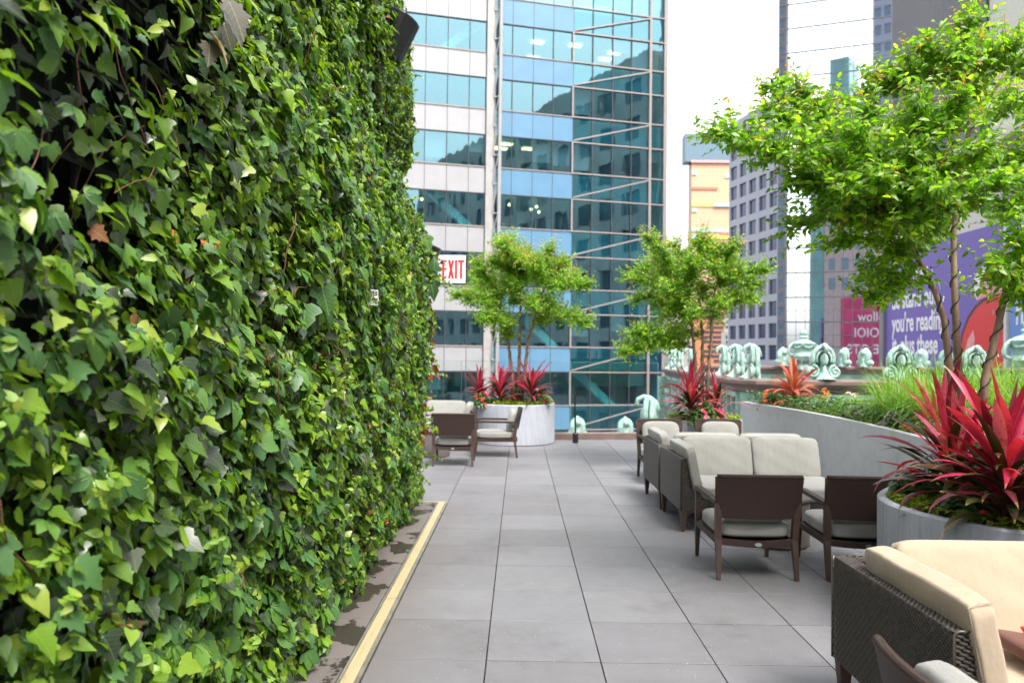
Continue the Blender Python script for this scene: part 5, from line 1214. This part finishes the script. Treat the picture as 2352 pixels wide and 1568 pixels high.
# big round leaf and the dull puckered leaves at the top
def bigleaf(name, mat, lst, geo):
    PP = []; NB = []; TT = []; SS = []
    for x, y, Yy, s, n_, t_ in lst: p = at(x, y, Yy); PP.append((float(hx(p.y, p.z))+.04, p.y, p.z)); NB.append(n_); TT.append(t_); SS.append(s)
    return cloud(name, M[mat], gw, np.array(PP, float), np.array(NB, float), np.array(TT, float), SS, geo)
M['pucker'] = leafmat('puckered_leaf', G((0, (.06, .05, .045)), (.6, (.12, .1, .085)), (1, (.3, .16, .02))), .3, .1)
bigleaf('puckered_leaves', 'pucker', [(405, 10, 2.5, .13, (1, -.5, .5), (.1, .2, -1)), (450, 20, 2.6, .14, (1, -.3, .4), (.2, .5, -1)), (480, 60, 2.7, .1, (1, -.6, .1), (.1, .4, -1)), (395, 105, 2.45, .08, (1, -.7, .4), (0, -.2, -1)), (415, 85, 2.45, .1, (1, 0, .8), (.4, .3, -1))], MAPLE)
bigleaf('broad_leaves', 'bush', [(740, 660, 3.85, .15, (.6, -1, .2), (.1, .3, -1)), (700, 700, 3.7, .16, (.8, -.6, .6), (.1, -.5, -1)), (798, 1262, 4.6, .13, (1, -.8, .4), (.3, .3, -1)), (955, 545, 8.2, .2, (.7, -1, .3), (.3, .1, -1)), (950, 650, 8.0, .2, (.7, -1, .3), (.1, .3, -1)), (930, 620, 8.0, .17, (.8, -1, .1), (.1, .1, 1))], IVY)
# black speakers, exit sign, emergency light
def speaker(loc, rot, s, lb):
    t = thing('loudspeaker', lb, 'speaker', loc, 'black wall loudspeakers'); t.rotation_euler = rot; t.scale = (s, s, s)
    prof = [(-.13, -.1), (.05, -.16), (.12, -.15), (.155, -.08), (.165, 0), (.155, .08), (.12, .15), (.05, .16), (-.13, .1)]
    mb = MB(); mb.prism(prof, -.19, .19, lambda a, b, d: (a, b, d)); c = mb.build('cabinet', M['black'], t, world=False, smooth=30)
    bm_ = c.modifiers.new('b', 'BEVEL'); bm_.width = .012; bm_.segments = 2
    mb = MB(); pg = [(.06, -.163), (.124, -.154), (.16, -.08), (.17, 0), (.16, .08), (.124, .154), (.06, .163)]
    mb.prism([(a+.004, b*1.0) for a, b in pg], -.175, .175, lambda a, b, d: (a, b, d)); mb.build('grille', M['trellis'], t, world=False)
    mb = MB(); mb.tube([(-.12, 0, .0), (-.26, 0, .0)], .04, 14); mb.tube([(-.26, 0, 0), (-.5, 0, -.02)], .022, 10); mb.build('bracket', M['black'], t, world=False, smooth=40)
    return t
p_ = at(905, 78, 7.0); speaker((p_.x-.02, p_.y, p_.z), (0, .5, -.25), 1.05, 'upper black loudspeaker sticking out near the top of the leafy wall')
p_ = at(974, 590, 8.42); speaker((p_.x-.02, p_.y, p_.z), (0, .45, -.25), .9, 'lower black loudspeaker beside the EXIT sign')
p0 = at(1005, 650, 8.7); p1 = at(1070, 586, 8.7)
ex = thing('exit_sign', 'white EXIT sign with red letters at the end of the leafy wall', 'exit sign', (p0.x, 8.7, p0.z)); W_, H_ = p1.x-p0.x, p1.z-p0.z
MB().box((0, .0, 0), (W_, .05, H_), .006).build('face', simple('sign_white', (.82, .82, .82), .35, var=.02), ex, world=False)
mb = MB(); mb.box((-.006, .006, -.01), (W_+.006, .055, -.001)); mb.box((W_+.001, .006, 0), (W_+.012, .055, H_)); mb.box((-.006, .006, H_+.001), (W_+.006, .055, H_+.007)); mb.box((-.3, .02, H_*.5), (-.001, .04, H_*.5+.03)); mb.build('black_edge', M['black'], ex, world=False)
mb = MB(); zl, zh = H_*.17, H_*.82; th = W_*.075
def lb_(x0, x1, z0, z1): mb.box((x0, -.003, z0), (x1, -.0005, z1))
x = W_*.16; lb_(x, x+th, zl, zh)
for z in (zl, (zl+zh)/2-.008, zh-.022): lb_(x+th, x+W_*.16, z, z+.022)
x = W_*.37
for a, b in ((0, 1), (1, 0)):
    xa, xb = x+a*W_*.14, x+b*W_*.14; yv = -.003-.0012*a
    mb.add([(xa, yv, zl), (xa+th, yv, zl), (xb+th, yv, zh), (xb, yv, zh)], [(0, 1, 2, 3)])
x = W_*.62; lb_(x, x+th, zl, zh); x = W_*.8; lb_(x, x+th, zl, zh-.022); lb_(x-W_*.075, x+th+W_*.075, zh-.021, zh)
for s in (-1, 1): mb.add([(W_*.045, -.002, H_*.5), (W_*.045+.01, -.002, H_*.5), (W_*.11, -.002, H_*.5+s*.025), (W_*.11-.01, -.002, H_*.5+s*.025)], [(0, 1, 2, 3)] if s > 0 else [(0, 3, 2, 1)])
mb.build('letters', M['exitred'], ex, world=False)
p_ = at(836, 682, 5.25); em = thing('emergency_light', 'white emergency light box half hidden among the ivy leaves', 'emergency light', (float(hx(p_.y, p_.z))+.0, p_.y, p_.z)); em.scale = (.85, .85, .85); em.rotation_euler = (0, 0, -.55)
MB().box((-.08, -.06, -.07), (.06, .07, .06), .01).build('housing', M['white'], em, world=False)
mb = MB()
for k in range(6): mb.box((.061, -.05+.018*k, -.05), (.066, -.042+.018*k, .05))
mb.build('ribs', M['drum'], em, world=False)
MB().ico((.055, .04, -.02), .03, 2).build('lamp', M['clear'], em, smooth=True, world=False)
